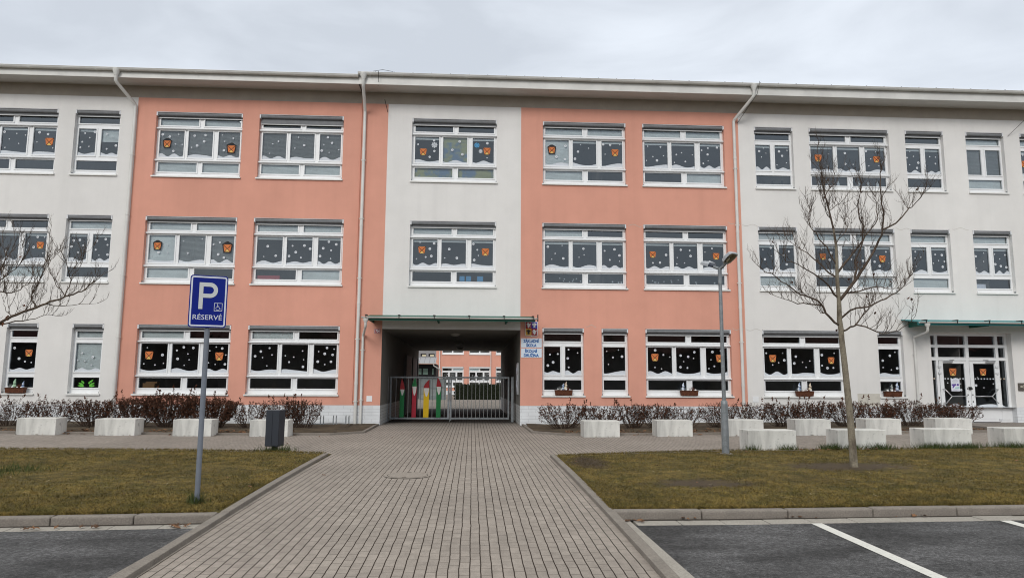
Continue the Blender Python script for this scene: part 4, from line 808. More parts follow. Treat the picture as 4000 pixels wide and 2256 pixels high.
# ------------------------------------------------------------------ courtyard behind the passage
C = thing('courtyard_wing', 'coral rear wing of the school seen through the passage', 'building', (0, 78, -.3))
CW = [(-3.37, -.97, .58, 2.82), (-.38, 1.98, .58, 2.82), (2.56, 4.9, .58, 2.82), (-3.37, -.97, 4.17, 6.41), (-.38, 1.98, 4.17, 6.41), (2.56, 4.9, 4.17, 6.41)]
mb = MB(); mb.holes(-20, 20, .2, 11, CW, 78)
for h in CW: mb.reveal(h, 78, 78.2)
obj('coral_wall', mb, 'coral_wall', C); mb = MB(); mb.holes(-20, 20, -.5, .2, [], 78); obj('plinth', mb, 'tile', C)
mb = MB(); mb.quad((-20, 79, 0), (20, 79, 0), (20, 79, 11), (-20, 79, 11)); mb.quad((-20, 78, 11), (20, 78, 11), (20, 90, 12), (-20, 90, 12)); obj('room_interior', mb, 'room', C)
for i, (a, b, c, d) in enumerate(CW):
    mb = MB(); w_ = b-a
    cols3 = [(a+.09, a+.62*1.15), (a+.87, a+1.52), (a+1.70, b-.12)]; tb = [(a+.09, a+1.08), (a+1.24, b-.12)]
    ps = [(p, q, d-1.53, d-.61) for p, q in cols3]+[(p, q, d-.43, d-.16) for p, q in tb]+[(p, q, d-2.03, d-1.71) for p, q in tb]
    mb.holes(a, b, c, d, ps, 78.12)
    o = obj('window', mb, 'frame', C, ((a+b)/2, 78, c)); g = MB()
    for q in ps: g.quad((q[0], 78.14, q[2]), (q[1], 78.14, q[2]), (q[1], 78.14, q[3]), (q[0], 78.14, q[3]))
    obj('pane', g, 'glass', o, WL[o.name])
    g = MB(); g.box(a+.02, b-.02, 77.97, 78.1, d-.16, d-.01); obj('roller_blind', g, 'blindbar', o, WL[o.name])
    fl = MB(); FL.clear()
    for k, q in enumerate(ps[:3]): g = MB(); snowdrift(g, q[0], q[1], q[2], 78.13, i*5+k); obj('snowdrift_sticker', g, 'snow', o, WL[o.name]); flakes(o, q[0], q[1], q[2], q[3], 78.128, 4, i*9+k)
    for f_ in FL: flake_mesh(fl, f_)
    kind(obj('snowflake_sticker', fl, ['flake', 'flakedot'], o, WL[o.name]), 'stuff')
    g = MB(); q = ps[4 if i % 2 == 0 else 3]; g.box(q[0], q[1], 78.16, 78.17, q[2], q[3]); obj('venetian_blind', g, 'slat', o, WL[o.name])
    g = MB(); g.box(a-.03, b+.03, 77.93, 78.1, c-.04, c+.02); obj('sill', g, 'sill', o, WL[o.name])
for x_, q_ in ((-3.62, .06), (2.02, .04)): mb = MB(); mb.tube([(x_, 77.9, -.3), (x_, 77.9, 8)], q_, 8); obj('downpipe', mb, 'zinc', C)
K = thing('courtyard_annex', 'grey annex with a sloping seamed metal roof in the courtyard', 'building', (-4.5, 60, -.25))
mb = MB(); mb.box(-9, -3.14, 61.2, 66, -.4, 2.75); obj('dark_wall', mb, 'dark', K)
mb = MB(); mb.hexa([(-9, 60, 2.80), (-3.12, 60, 2.80), (-3.1, 61.6, 3.3), (-9, 61.6, 3.3), (-9, 60, 2.84), (-3.12, 60, 2.84), (-3.1, 61.6, 3.34), (-9, 61.6, 3.34)]); obj('roof', mb, 'roofgrey', K)
mb = MB(); mb.holes(-9, -3.16, 3.3, 4.8, [(-4.52, -4.02, 3.42, 3.66), (-3.83, -3.30, 3.42, 3.66)], 61.62); mb.quad((-9, 61.7, 3.3), (-3.2, 61.7, 3.3), (-3.2, 61.7, 4.8), (-9, 61.7, 4.8)); obj('upper_wall', mb, 'greyclad', K)
for a in (-4.52, -3.83):
    mb = MB(); mb.box(a, a+.5, 61.63, 61.64, 3.42, 3.66); o = obj('window', mb, 'dark', K); mb = MB(); mb.box(a+.14, a+.47, 61.61, 61.625, 3.43, 3.58); obj('curtain', mb, 'litwin', o, WL[K.name])
mb = MB(); gutter(mb, -9, -3.0, 59.93, 2.80, .06); mb.tube([(-3.3, 59.95, 2.75), (-3.28, 60, 2.6), (-2.75, 60.8, 2.25), (-2.72, 61, 2.1), (-2.72, 61, -.3)], .05, 8); obj('gutter', mb, 'sill', K)
M['greenglass'] = mat('green_glass', (.18, .27, .23), .3, var=.2)
for a in (-4.62, -4.25, -3.45):
    for z in (1.85, 2.12): mb = MB(); mb.box(a, a+(.24 if a < -4.5 else (.42 if a < -4 else .1)), 61.17, 61.19, z, z+.25); obj('glazing', mb, 'greenglass', K)
# clipped hedge
rg = random.Random(8); mb = MB(); mb.box(-1.45, 4.9, 59.15, 60.1, -.2, .95)
for i in range(2600):
    x = rg.uniform(-1.52, 5); s = rg.random()
    if s < .7: y, z = 59.1+rg.uniform(-.05, .05), rg.uniform(-.2, 1.0)
    else: y, z = rg.uniform(59.1, 60.1), 1.0+rg.uniform(-.04, .06)
    a, b = rg.uniform(0, 6.28), rg.uniform(-1, 1); d = Vector((math.cos(a), b*.6, math.sin(a)))*.06; e = Vector((-math.sin(a), rg.uniform(-.6, .6), math.cos(a)))*.035; p = Vector((x, y, z)); mb.quad(p-d, p+e, p+d, p-e)
tag(obj('clipped_hedge', mb, 'hedge', None, (1.7, 59.6, -.2)), 'dark clipped evergreen hedge along the courtyard wing', 'hedge')

# ------------------------------------------------------------------ concrete blocks
def block(x0, x1, y0, lab, grp, dx=0, rz=0):
    xc = (x0+x1)/2; z = rise(xc)-.01; mb = MB(); h = .43; w_ = (x1-x0)/2
    t = link('concrete_block', None, None, (0, 0, 0)); bpy.data.objects.remove(t)
    mb.box(xc-w_, xc+w_, y0, y0+.52, z, z+h)
    o = obj('concrete_block', mb, 'concrete', None, (xc, y0+.26, z), bevel=.011); o.rotation_euler = (0, 0, rz); return tag(o, lab, 'block', grp)
GB = 'white concrete blocks along the hedge'
for a, b, y, lab, rz in ((-11.55, -10.58, 18.8, 'white concrete block nearest the left picture edge, under the flower box window', .0),
    (-9.62, -8.62, 18.8, 'white concrete block in front of the densest brown shrub', .01), (-7.67, -6.70, 18.8, 'white concrete block partly hidden by the parking sign post', 0),
    (-5.70, -4.73, 18.7, 'white concrete block half hidden by the dark litter bin', -.01), (2.93, 3.89, 18.6, 'white concrete block nearest the passage on its right', .01),
    (4.88, 5.84, 18.6, 'white concrete block below the flower box of the wide coral wall window', 0), (6.78, 7.76, 18.6, 'white concrete block partly hidden behind the street lamp pole', 0),
    (8.63, 9.60, 18.6, 'white concrete block in the hedge row just right of the downpipe with a clear front', 0), (10.58, 11.56, 18.62, 'white concrete block in the hedge row just right of the tree trunk', 0),
    (12.52, 13.55, 18.62, 'white concrete block in front of the entrance door, against the hedge', .0)): block(a, b, y, lab, GB, rz=rz)
GB2 = 'white concrete blocks along the lawn edge'
for a, b, y, lab in ((5.86, 6.90, 14.86, 'white concrete block on the lawn edge just right of the lamp pole'), (7.78, 8.84, 14.8, 'white concrete block on the lawn edge behind the tree trunk'),
    (9.72, 10.78, 14.86, 'white concrete block on the lawn edge with tall grass at its foot, before the door'), (11.55, 12.6, 14.9, 'white concrete block on the lawn edge cut by the right picture edge')): block(a, b, y, lab, GB2)

# ------------------------------------------------------------------ parking sign
t = thing('parking_sign', 'blue P RÉSERVÉ disabled parking sign on a grey post', 'traffic sign', (-3.31, 8.95, zl(-3.3, 8.95)))
mb = MB(); mb.tube([(-3.31, 8.95, -.05), (-3.31, 8.95, 2.70)], .031, 20); obj('post', mb, 'signpole', t)
sgn = link('sign_panel', None, t, (-3.31, 8.95, 2.44)); bpy.data.objects.remove(sgn)
def rrect(w_, h, r, n=6):
    P = []
    for cx_, cz_, a0 in ((w_-r, h-r, 0), (-w_+r, h-r, 90), (-w_+r, -h+r, 180), (w_-r, -h+r, 270)):
        for i in range(n+1): a = R(a0+90*i/n); P.append((cx_+r*math.cos(a), cz_+r*math.sin(a)))
    return P
def ring(mb, o, i, y0, y1):
    n = len(o)
    for k in range(n): a, b, c, d = o[k], o[(k+1) % n], i[(k+1) % n], i[k]; mb.quad((a[0], y0, a[1]), (b[0], y0, b[1]), (c[0], y0, c[1]), (d[0], y0, d[1])); mb.quad((d[0], y0, d[1]), (c[0], y0, c[1]), (c[0], y1, c[1]), (d[0], y1, d[1])); mb.quad((b[0], y0, b[1]), (a[0], y0, a[1]), (a[0], y1, a[1]), (b[0], y1, b[1]))
WL['_s'] = Vector((0, 0, 0))
mb = MB(); mb.prism(rrect(.25, .35, .04), -.006, .0, 0); mb.prism(rrect(.2515, .3515, .041), .0005, .018, 1); mb.box(-.2, .2, .018, .035, .12, .15, 1); mb.box(-.2, .2, .018, .035, -.15, -.12, 1)
me = mb.mesh('sign_panel', ['signblue', 'alu']); sgn = link('sign_panel', me, t, (-3.30, 8.905, 2.44), R(19)); sgn.scale = (.87, 1, .93)
def onsign(name, mb, m_): o = bpy.data.objects.new(name, mb.mesh(name, m_)); COL.objects.link(o); o.parent = sgn; WL[o.name] = Vector((0, 0, 0)); return o
mb = MB(); ring(mb, rrect(.236, .336, .032), rrect(.216, .316, .012), -.008, -.0062); onsign('border', mb, 'signwhite')
mb = MB()   # the letter P: stem and bowl
def bowl(cx_, cz_, ro, n=16): return [(cx_+ro*math.cos(R(-90+180*i/n)), cz_+ro*math.sin(R(-90+180*i/n))) for i in range(n+1)]
o_ = [(-.127, .0475)]+bowl(.018, .150, .1025)+[(-.127, .2525)]; i_ = [(-.073, .103)]+bowl(.018, .150, .048)+[(-.073, .198)]
n_ = len(o_)
for k in range(n_): a, b, c, d = o_[k], o_[(k+1) % n_], i_[(k+1) % n_], i_[k]; mb.quad((a[0], -.0085, a[1]), (b[0], -.0085, b[1]), (c[0], -.0085, c[1]), (d[0], -.0085, d[1]))
mb.quad((-.127, -.0085, -.105), (-.073, -.0085, -.105), (-.073, -.0085, .0475), (-.127, -.0085, .0475))
onsign('lettering', mb, 'signP')
mb = MB(); ring(mb, [(a+.135, b-.072) for a, b in rrect(.055, .055, .006)], [(a+.135, b-.072) for a, b in rrect(.049, .049, .003)], -.0085, -.0062)
def stroke(mb, pts, w_, y=-.0088):
    for a, b in zip(pts, pts[1:]):
        a, b = Vector((a[0], y, a[1])), Vector((b[0], y, b[1])); n = Vector((-(b-a).z, 0, (b-a).x)).normalized()*w_/2; e = (b-a).normalized()*w_*.3; mb.quad(a-n-e, b-n+e, b+n+e, a+n-e)
C0 = (.132, -.072)
mb.disc(C0[0]-.008, -.0089, C0[1]+.036, .0065, 10); stroke(mb, [(C0[0]-.008, C0[1]+.028), (C0[0]-.006, C0[1]-.002), (C0[0]+.016, C0[1]-.002), (C0[0]+.028, C0[1]-.03), (C0[0]+.036, C0[1]-.027)], .006); stroke(mb, [(C0[0]-.007, C0[1]+.012), (C0[0]+.012, C0[1]+.012)], .005)
stroke(mb, [(C0[0]-.002+.025*math.cos(R(a)), C0[1]-.016+.025*math.sin(R(a))) for a in range(125, 345, 20)], .005); onsign('wheelchair_symbol', mb, 'signwhite')
lo = text('RÉSERVÉ', 'lettering', 'signwhite', sgn, 0, 0, 0, .385, .082, .004)
lo.data.transform(Matrix.Translation(WL[sgn.name])); lo.data.transform(Matrix.Translation((0.0, -.0064, -.205))); lo.location = (0, 0, 0)

# ------------------------------------------------------------------ litter bin
bx_, by_ = -4.03, 14.92; bz = zl(bx_, by_)
t = thing('litter_bin', 'anthracite box litter bin on a short post at the lawn corner', 'litter bin', (bx_, by_, bz)); t.rotation_euler = (0, 0, R(-14)); t.scale = (.87, .87, 1)
def loc_obj(name, mb, m_, par, bevel=0): o = bpy.data.objects.new(name, mb.mesh(name, m_, bevel=bevel)); COL.objects.link(o); o.parent = par; WL[o.name] = Vector((0, 0, 0)); return o
mb = MB(); mb.hexa([(-.165, -.135, .10), (.165, -.135, .10), (.165, .135, .10), (-.165, .135, .10), (-.17, -.14, .82), (.17, -.14, .82), (.17, .14, .82), (-.17, .14, .82)]); loc_obj('body', mb, 'bin', t, .006)
mb = MB(); mb.box(-.172, .172, -.142, .142, .8205, .833); loc_obj('lid', mb, 'binlid', t, .003)
mb = MB(); mb.box(-.165, -.004, -.147, -.1405, .11, .80); mb.box(.004, .165, -.147, -.1405, .11, .80); loc_obj('door_panel', mb, 'bin', t, .002)
mb = MB(); mb.box(-.04, .04, -.035, .035, -.05, .0995); loc_obj('post', mb, 'bin', t)
mb = MB(); mb.box(-.19, -.166, -.05, .05, .45, .62); loc_obj('lock_box', mb, 'bin', t)

# ------------------------------------------------------------------ street lamp
lx, ly = 5.12, 14.2; lz = rise(lx)+.01
t = thing('street_lamp', 'galvanised lamp post with two grey lamp heads at the lawn edge', 'street lamp', (lx, ly, lz))
mb = MB(); mb.tube([(lx, ly, lz-.03), (lx, ly, lz+.98), (lx, ly, lz+1.05), (lx, ly, lz+1.07)], [.074, .070, .066, .04], 20); mb.tube([(lx, ly, lz+1.05), (lx, ly, lz+3.55), (lx, ly, lz+3.80)], [.040, .036, .034], 16); mb.tube([(lx, ly, lz+3.45), (lx, ly, lz+3.80)], .040, 16); obj('pole', mb, 'galv', t)
mb = MB(); mb.tube([(lx, ly, lz-.03), (lx, ly, lz+.006), (lx, ly, lz+.018)], [.17, .165, .12], 20); obj('base_plate', mb, 'kerb', t)
def lamp_head(d, base, tilt, inner='reflector', first=0):
    d = Vector(d).normalized(); f = (d*math.cos(tilt)+Vector((0, 0, math.sin(tilt)))).normalized(); sd_ = d.cross(Vector((0, 0, 1))).normalized(); n = sd_.cross(f).normalized()
    P = lambda a, b, c: Vector(base)+f*a*.76+sd_*b*.84+n*c*.82
    mb = MB(); sec = [(.0, .07, .05), (.07, .135, .105), (.22, .155, .12), (.36, .145, .10), (.41, .10, .06)]; rings_ = []
    for a, hw, h in sec: rings_.append([P(a, -hw, .0), P(a, -hw, h*.55), P(a, -hw*.72, h), P(a, hw*.72, h), P(a, hw, h*.55), P(a, hw, .0)])
    vs = [v for r in rings_ for v in r]; fs = [(i*6+j, i*6+j+1, i*6+j+7, i*6+j+6) for i in range(len(sec)-1) for j in range(5)]; mb.add(vs, fs[:5], first); mb.add(vs, fs[5:], 0); mb.add(rings_[0], [tuple(range(6))], first); mb.add(rings_[-1], [tuple(reversed(range(6)))], 0)
    h_ = obj('lamp_head', mb, ['lamphouse', 'signdark'], t)
    mb = MB(); und = [(.0, .07), (.07, .135), (.22, .155), (.36, .145), (.41, .10)]
    out = [P(a, -b, .001) for a, b in und]+[P(a, b, .001) for a, b in und[::-1]]; inn = [P(.2+(a-.2)*.85, -b*.85, .001) for a, b in und]+[P(.2+(a-.2)*.85, b*.85, .001) for a, b in und[::-1]]
    k = len(out); mb.add(out+inn, [(i, (i+1) % k, k+(i+1) % k, k+i) for i in range(k)], 0); deep = [P(.2+(a-.2)*.6, -b*.6, .06) for a, b in und]+[P(.2+(a-.2)*.6, b*.6, .06) for a, b in und[::-1]]
    mb.add(inn+deep, [(i, (i+1) % k, k+(i+1) % k, k+i) for i in range(k)]+[tuple(range(k, 2*k))], 1); mb.tube([P(.08, 0, .035), P(.2, 0, .035)], .022, 8, 2); obj('reflector', mb, ['lamphouse', inner, 'bulb'], h_, WL[t.name])
    mb = MB(); mb.box(0, 0, 0, 0, 0, 0); mb = MB(); mb.tube([(lx, ly, lz+3.76), tuple(Vector((lx, ly, lz+3.775))+d*.05+Vector((0, 0, .015))), tuple(P(-.02, 0, .005)), tuple(P(.06, 0, .02))], [.03, .03, .028, .026], 10); obj('arm', mb, 'galv', t)
lamp_head((.50, -.87, 0), (lx+.075, ly-.13, lz+3.85), R(36)); lamp_head((-.45, .89, 0), (lx-.075, ly+.15, lz+3.83), R(17), 'bin', 1)  # left head: dark glass reflection put into its reflector colour

# ------------------------------------------------------------------ bicycle stand, manhole cover, drain
t = thing('bicycle_stand', 'low galvanised wall bicycle stand with three pairs of hoops', 'bicycle stand', (-4.4, 22.75, .05))
mb = MB(); mb.box(-5.35, -3.95, 22.82, 22.87, .055, .085); obj('rail', mb, 'galv', t)
for x in (-4.77, -4.37, -3.98):
    for dx in (0, .095):
        mb = MB(); mb.tube([(x+dx-.02, 22.86, .085), (x+dx-.015, 22.84, .24), (x+dx, 22.8, .315), (x+dx+.02, 22.74, .34), (x+dx+.035, 22.68, .31), (x+dx+.045, 22.64, .22), (x+dx+.045, 22.62, .06)], .009, 7); obj('hoop', mb, 'galv', t)
mc = (-1.0, 11.42, zp(0, 11.42)+.003)
t = thing('manhole_cover', 'round concrete manhole cover set in the paved path', 'manhole cover', mc)
mb = MB(); n = 40
def rim(r0, r1, z): return [(mc[0]+r0*math.cos(2*math.pi*i/n), mc[1]+r0*math.sin(2*math.pi*i/n), z) for i in range(n)]+[(mc[0]+r1*math.cos(2*math.pi*i/n), mc[1]+r1*math.sin(2*math.pi*i/n), z) for i in range(n)]
mb.add(rim(.375, .32, mc[2]+.003), [(i, (i+1) % n, n+(i+1) % n, n+i) for i in range(n)]); obj('frame_ring', mb, 'iron', t)
mb = MB(); mb.add([(mc[0]+.31*math.cos(2*math.pi*i/n), mc[1]+.31*math.sin(2*math.pi*i/n), mc[2]+.004) for i in range(n)], [tuple(range(n))]); obj('lid', mb, 'iron', t)
mb = MB(); mb.add(rim(.322, .309, mc[2]+.0015), [(i, (i+1) % n, n+(i+1) % n, n+i) for i in range(n)]); mb.add(rim(.378, .375, mc[2]+.0015), [(i, (i+1) % n, n+(i+1) % n, n+i) for i in range(n)])
for dx, dy in ((.0, .29), (-.03, -.29)): mb.box(mc[0]+dx-.035, mc[0]+dx+.035, mc[1]+dy-.02, mc[1]+dy+.015, mc[2], mc[2]+.0075)
obj('lifting_slot', mb, 'kerbgap', t)
t = thing('drain_grate', 'small slotted drain grate in the paving by the right lawn', 'drain', (2.62, 14.42, .0))
mb = MB(); mb.box(2.4, 2.86, 14.3, 14.53, .001, .006); obj('frame', mb, 'iron', t)
mb = MB()
for k in range(6): mb.box(2.43+.07*k, 2.475+.07*k, 14.33, 14.5, .003, .009)
obj('slot', mb, 'grate', t)

# ------------------------------------------------------------------ flower boxes on the sills
def flower_box(xc, lab, seed, fig):
    z = .985; y = 23.185; t = thing('flower_box', lab, 'flower box', (xc, y, z), 'wicker flower boxes on window sills'); r = random.Random(seed); hw = .29
    mb = MB(); mb.hexa([(xc-hw+.02, y-.07, z), (xc+hw-.02, y-.07, z), (xc+hw-.02, y+.07, z), (xc-hw+.02, y+.07, z), (xc-hw, y-.085, z+.16), (xc+hw, y-.085, z+.16), (xc+hw, y+.085, z+.16), (xc-hw, y+.085, z+.16)]); mb.tube([(xc-hw, y-.085, z+.16), (xc+hw, y-.085, z+.16), (xc+hw, y+.085, z+.16), (xc-hw, y+.085, z+.16), (xc-hw, y-.085, z+.16)], .012, 6); obj('basket', mb, 'wicker', t)
    for k in range(4): mb = MB(); mb.sphere((xc-hw+.08+k*(2*hw-.16)/3+r.uniform(-.02, .02), y-.05, z+.17+r.uniform(.0, .03)), r.choice((.024, .032, .038)), 0, 12); obj('bauble', mb, 'white', t)
    for cx_, cm in ((xc+r.uniform(.06, .14), 'heather'), (xc-r.uniform(.1, .2), 'greyfluff')):
        mb = MB()
        for i in range(150):
            a, e = r.uniform(0, 6.28), r.uniform(.2, 1.5); d = Vector((math.cos(a)*math.cos(e), math.sin(a)*math.cos(e)*.6, math.sin(e))); b = Vector((cx_, y, z+.13)); l_ = r.uniform(.08, .2); n_ = Vector((r.uniform(-1, 1), r.uniform(-.5, .5), r.uniform(-1, 1))).normalized()*.006; mb.add([b+d*.02-n_, b+d*.02+n_, b+d*l_], [(0, 1, 2)])
        obj('heather_tuft', mb, cm, t)
    for fx, fm, s in fig:
        mb = MB(); c = (xc+fx, y+.01, z+.15); mb.sphere((c[0], c[1], c[2]+.07*s), .062*s, 0, 12, (1, .8, 1.1)); mb.sphere((c[0]+.01, c[1]-.01, c[2]+.165*s), .045*s, 0, 12); mb.tube([(c[0], c[1], c[2]+.19*s), (c[0]+.015, c[1], c[2]+.25*s), (c[0]+.03, c[1], c[2]+.30*s)], [.04*s, .022*s, .003], 10); obj('figurine', mb, fm, t)
flower_box(-14.36, 'wicker flower box with white balls on the sill nearest the left picture edge', 1, ((-.06, 'palegreen', 1.0), (.2, 'bluefig', .75)))
flower_box(3.0, 'wicker flower box with bird figures on the sill beside the name plaques', 2, ((-.02, 'bluefig', .8), (.07, 'cream', 1.0)))
flower_box(7.19, 'wicker flower box with a blue figure on the wide coral wall sill', 3, ((-.2, 'bluefig', .95),))
flower_box(11.12, 'wicker flower box with a cream figure on the wide sill left of the tree', 4, ((-.18, 'bluefig', 1.0), (.19, 'cream', 1.0)))
flower_box(14.17, 'wicker flower box on the narrow sill between tree and entrance door', 5, ((-.03, 'greyfluff', .9), (.16, 'bluefig', 1.1)))

# ------------------------------------------------------------------ shrubs
def leaf(mb, p, d, l_, w_, mi, r):
    d = Vector(d).normalized(); s = d.cross(Vector((r.uniform(-1, 1), r.uniform(-1, 1), r.uniform(-1, 1)))).normalized()*w_; n = d.cross(s).normalized()*l_*r.uniform(-.25, .25)
    p = Vector(p); mb.add([p, p+d*l_*.5+s+n, p+d*l_, p+d*l_*.5-s], [(0, 1, 2, 3)], mi)
def shrub(x, y, wid, hgt, dens, seed, lab, tall=0):
    r = random.Random(seed); z = rise(x)+.04; tw, lv = MB(), MB(); B = Vector((x, y, z))
    for i in range(int(40*dens)+34):
        u, v = r.uniform(-1, 1), r.uniform(-1, 1); ex, ey = u*wid*1.08, v*.42; top = hgt*(r.uniform(.86, 1.03) if r.random() < .66 else r.uniform(.45, .85))*(1-.10*u*u)
        if i < tall: top = hgt*r.uniform(1.1, 1.27)
        b = B+Vector((ex*r.uniform(.12, .5), ey*.3, 0)); e = B+Vector((ex, ey, top)); pts = [b]
        for k in (1, 2, 3): s = k/4; pts.append(b+(e-b)*s+Vector((r.uniform(-.05, .05)+ex*.10*math.sin(math.pi*s), r.uniform(-.05, .05), r.uniform(-.02, .04))))
        pts.append(e); tw.tube(pts, [.0065, .0055, .0045, .0035, .002], 4, cap=False)
        for _ in range(4):
            k = r.choice((1, 2, 2, 3, 3)); p = pts[k]+(pts[k+1]-pts[k])*r.random(); d = Vector((r.uniform(-1, 1), r.uniform(-1, 1), r.uniform(-.1, 1.2))).normalized(); l_ = r.uniform(.08, .2)
            if p.z+d.z*l_-z > hgt*1.04: continue
            tw.tube([p, p+d*l_*.5+Vector((0, 0, .01)), p+d*l_+Vector((0, 0, .03))], [.0035, .003, .002], 3, cap=False)
            for _ in range(int(3.2*dens)+1):
                pp = p+d*l_*r.uniform(.3, 1); leaf(lv, pp, d+Vector((r.uniform(-1, 1), r.uniform(-1, 1), r.uniform(-1.2, .6))), r.uniform(.028, .055), r.uniform(.006, .013), r.randint(0, 1), r)
        for _ in range(int(11*dens)+3):
            s = r.random()**.33; k = min(3, int(s*4)); p = pts[k]+(pts[k+1]-pts[k])*(s*4-k); leaf(lv, p, Vector((r.uniform(-1, 1), r.uniform(-1, 1), r.uniform(-.6, 1.2))), r.uniform(.04, .07), r.uniform(.010, .018), r.randint(0, 1), r)
        if i < tall:
            for _ in range(7): leaf(lv, e-Vector((0, 0, r.uniform(0, .1))), Vector((r.uniform(-.6, .6), r.uniform(-.6, .6), 1)), .06, .016, 1, r)
    t = thing('shrub', lab, 'shrub', (x, y, z), 'brown winter shrubs of the clipped hedge'); obj('stems', tw, 'shrubtwig', t); obj('foliage', lv, ['leafa', 'leafb'], t)
SH = [(-14.6, .62, .86, .8, 2, 'sparse winter shrub filling the left picture edge corner'), (-13.3, .66, .82, .7, 3, 'thin winter shrub under the wicker box window at the far left'), (-12.1, .62, .80, .8, 2, 'winter shrub behind the leftmost concrete block'),
      (-10.95, .6, .90, 1.3, 2, 'brown shrub behind the right end of the leftmost concrete block'), (-9.75, .62, .93, 1.3, 4, 'brown shrub in front of the left white downpipe'), (-8.75, .72, 1.0, 2.0, 5, 'largest and densest brown shrub, behind the second block from the left'), (-7.6, .66, .96, 1.7, 4, 'dense brown shrub between the second and third block from the left'),
      (-6.5, .6, .80, .6, 1, 'bare thin shrub just right of the parking sign post'), (-5.55, .62, .84, .9, 3, 'leafy shrub right behind the dark litter bin'), (-4.95, .5, .92, .9, 4, 'shrub ending the left hedge beside the bicycle stand'),
      (2.75, .72, .84, 1.1, 3, 'rounded shrub starting the right hedge beside the passage'), (3.95, .6, .84, .9, 3, 'shrub behind the first block right of the passage'), (4.85, .45, .86, .8, 4, 'narrow shrub between the first two blocks right of the passage'), (5.6, .5, .80, .7, 0, 'V shaped thin shrub standing over bare bed soil'),
      (6.4, .62, .80, .7, 1, 'thin shrub above the second block right of the passage'), (7.5, .6, .86, .9, 2, 'shrub just left of the street lamp pole'), (8.5, .55, .82, .8, 1, 'shrub just right of the street lamp pole'), (9.5, .6, .92, 1.2, 4, 'brown shrub below the right white downpipe'),
      (10.4, .6, .90, 1.2, 3, 'brown shrub left of the tree with tall tips'), (11.5, .6, .86, .9, 3, 'shrub directly behind the tree trunk'), (12.6, .62, .86, 1.1, 1, 'brown shrub below the beige wall hatch'), (13.5, .6, .92, 1.2, 3, 'shrub below the narrow window with the wicker box'), (14.4, .6, .88, 1.1, 2, 'shrub in front of the entrance side window'), (15.05, .55, .80, 1.0, 0, 'last shrub of the right hedge before the entrance door')]
for i, (x, wid, h, dn, tl, lab) in enumerate(SH): shrub(x*1.0, 21.25, wid, h*(.91 if x < 0 else .83)*(.93+.14*((i*37) % 11)/10), dn*(1.1 if x < 0 else .85)*(.72+.5*((i*29) % 7)/6), 100+i, lab, tl)

# ------------------------------------------------------------------ trees
def grow(mb, lv, limbs, seed, r0=.017, twl=(.25, .68), per=9.0, up_=.9):
    r = random.Random(seed)
    def twig(p, d, l_, rad, depth):
        d = Vector(d).normalized(); n = 4; pts = [Vector(p)]
        for k in range(n): d = (d+Vector((r.uniform(-.33, .33), r.uniform(-.33, .33), r.uniform(-.12, .48)))).normalized(); pts.append(pts[-1]+d*l_/n)
        mb.tube(pts, [rad*(1-.75*k/n) for k in range(n+1)], 4 if rad < .006 else 6, cap=False)
        if depth:
            for k in range(1, n+1):
                for _ in range(2 if depth > 1 else 1):
                    if r.random() < .72: twig(pts[k], (d+Vector((r.uniform(-1, 1), r.uniform(-1, 1), r.uniform(-.3, 1)))), l_*r.uniform(.28, .5), rad*.55, depth-1)
        if lv is not None and r.random() < .0022: leaf(lv, pts[-1], (r.uniform(-1, 1), r.uniform(-1, 1), -1), .06, .02, 0, r)
    for nm, L_ in limbs.items():
        pts = [Vector(p) for p in L_]; k = len(pts); tl = sum((b-a).length for a, b in zip(pts, pts[1:])); rr = r0*(1.0 if nm[0] in 'RLA' else .62)*(min(1.25, .45+tl*.4))
        if nm == 'R1' or nm == 'A': rr = .030
        sm = []   # slight kinks
        for a, b in zip(pts, pts[1:]): sm += [a, a+(b-a)*.5+Vector((r.uniform(-.02, .02), r.uniform(-.02, .02), r.uniform(-.02, .02)))]
        sm.append(pts[-1]); q = len(sm)
        mb.tube(sm, [rr*(1-.82*i/(q-1)) for i in range(q)], 8, cap=False)
        cnt = int(tl*per)+3
        for _ in range(cnt):
            s = r.uniform(.12, 1); i = min(q-2, int(s*(q-1))); p = sm[i]+(sm[i+1]-sm[i])*r.random(); ax = (sm[i+1]-sm[i]).normalized()
            twig(p, ax*.55+Vector((r.uniform(-.8, .8), r.uniform(-.8, .8), r.uniform(.0, 1)*up_+.35)), r.uniform(*twl)*(1.1-.45*s), .0052, 2)
        twig(sm[-1], sm[-1]-sm[-2], .3, .005, 2)
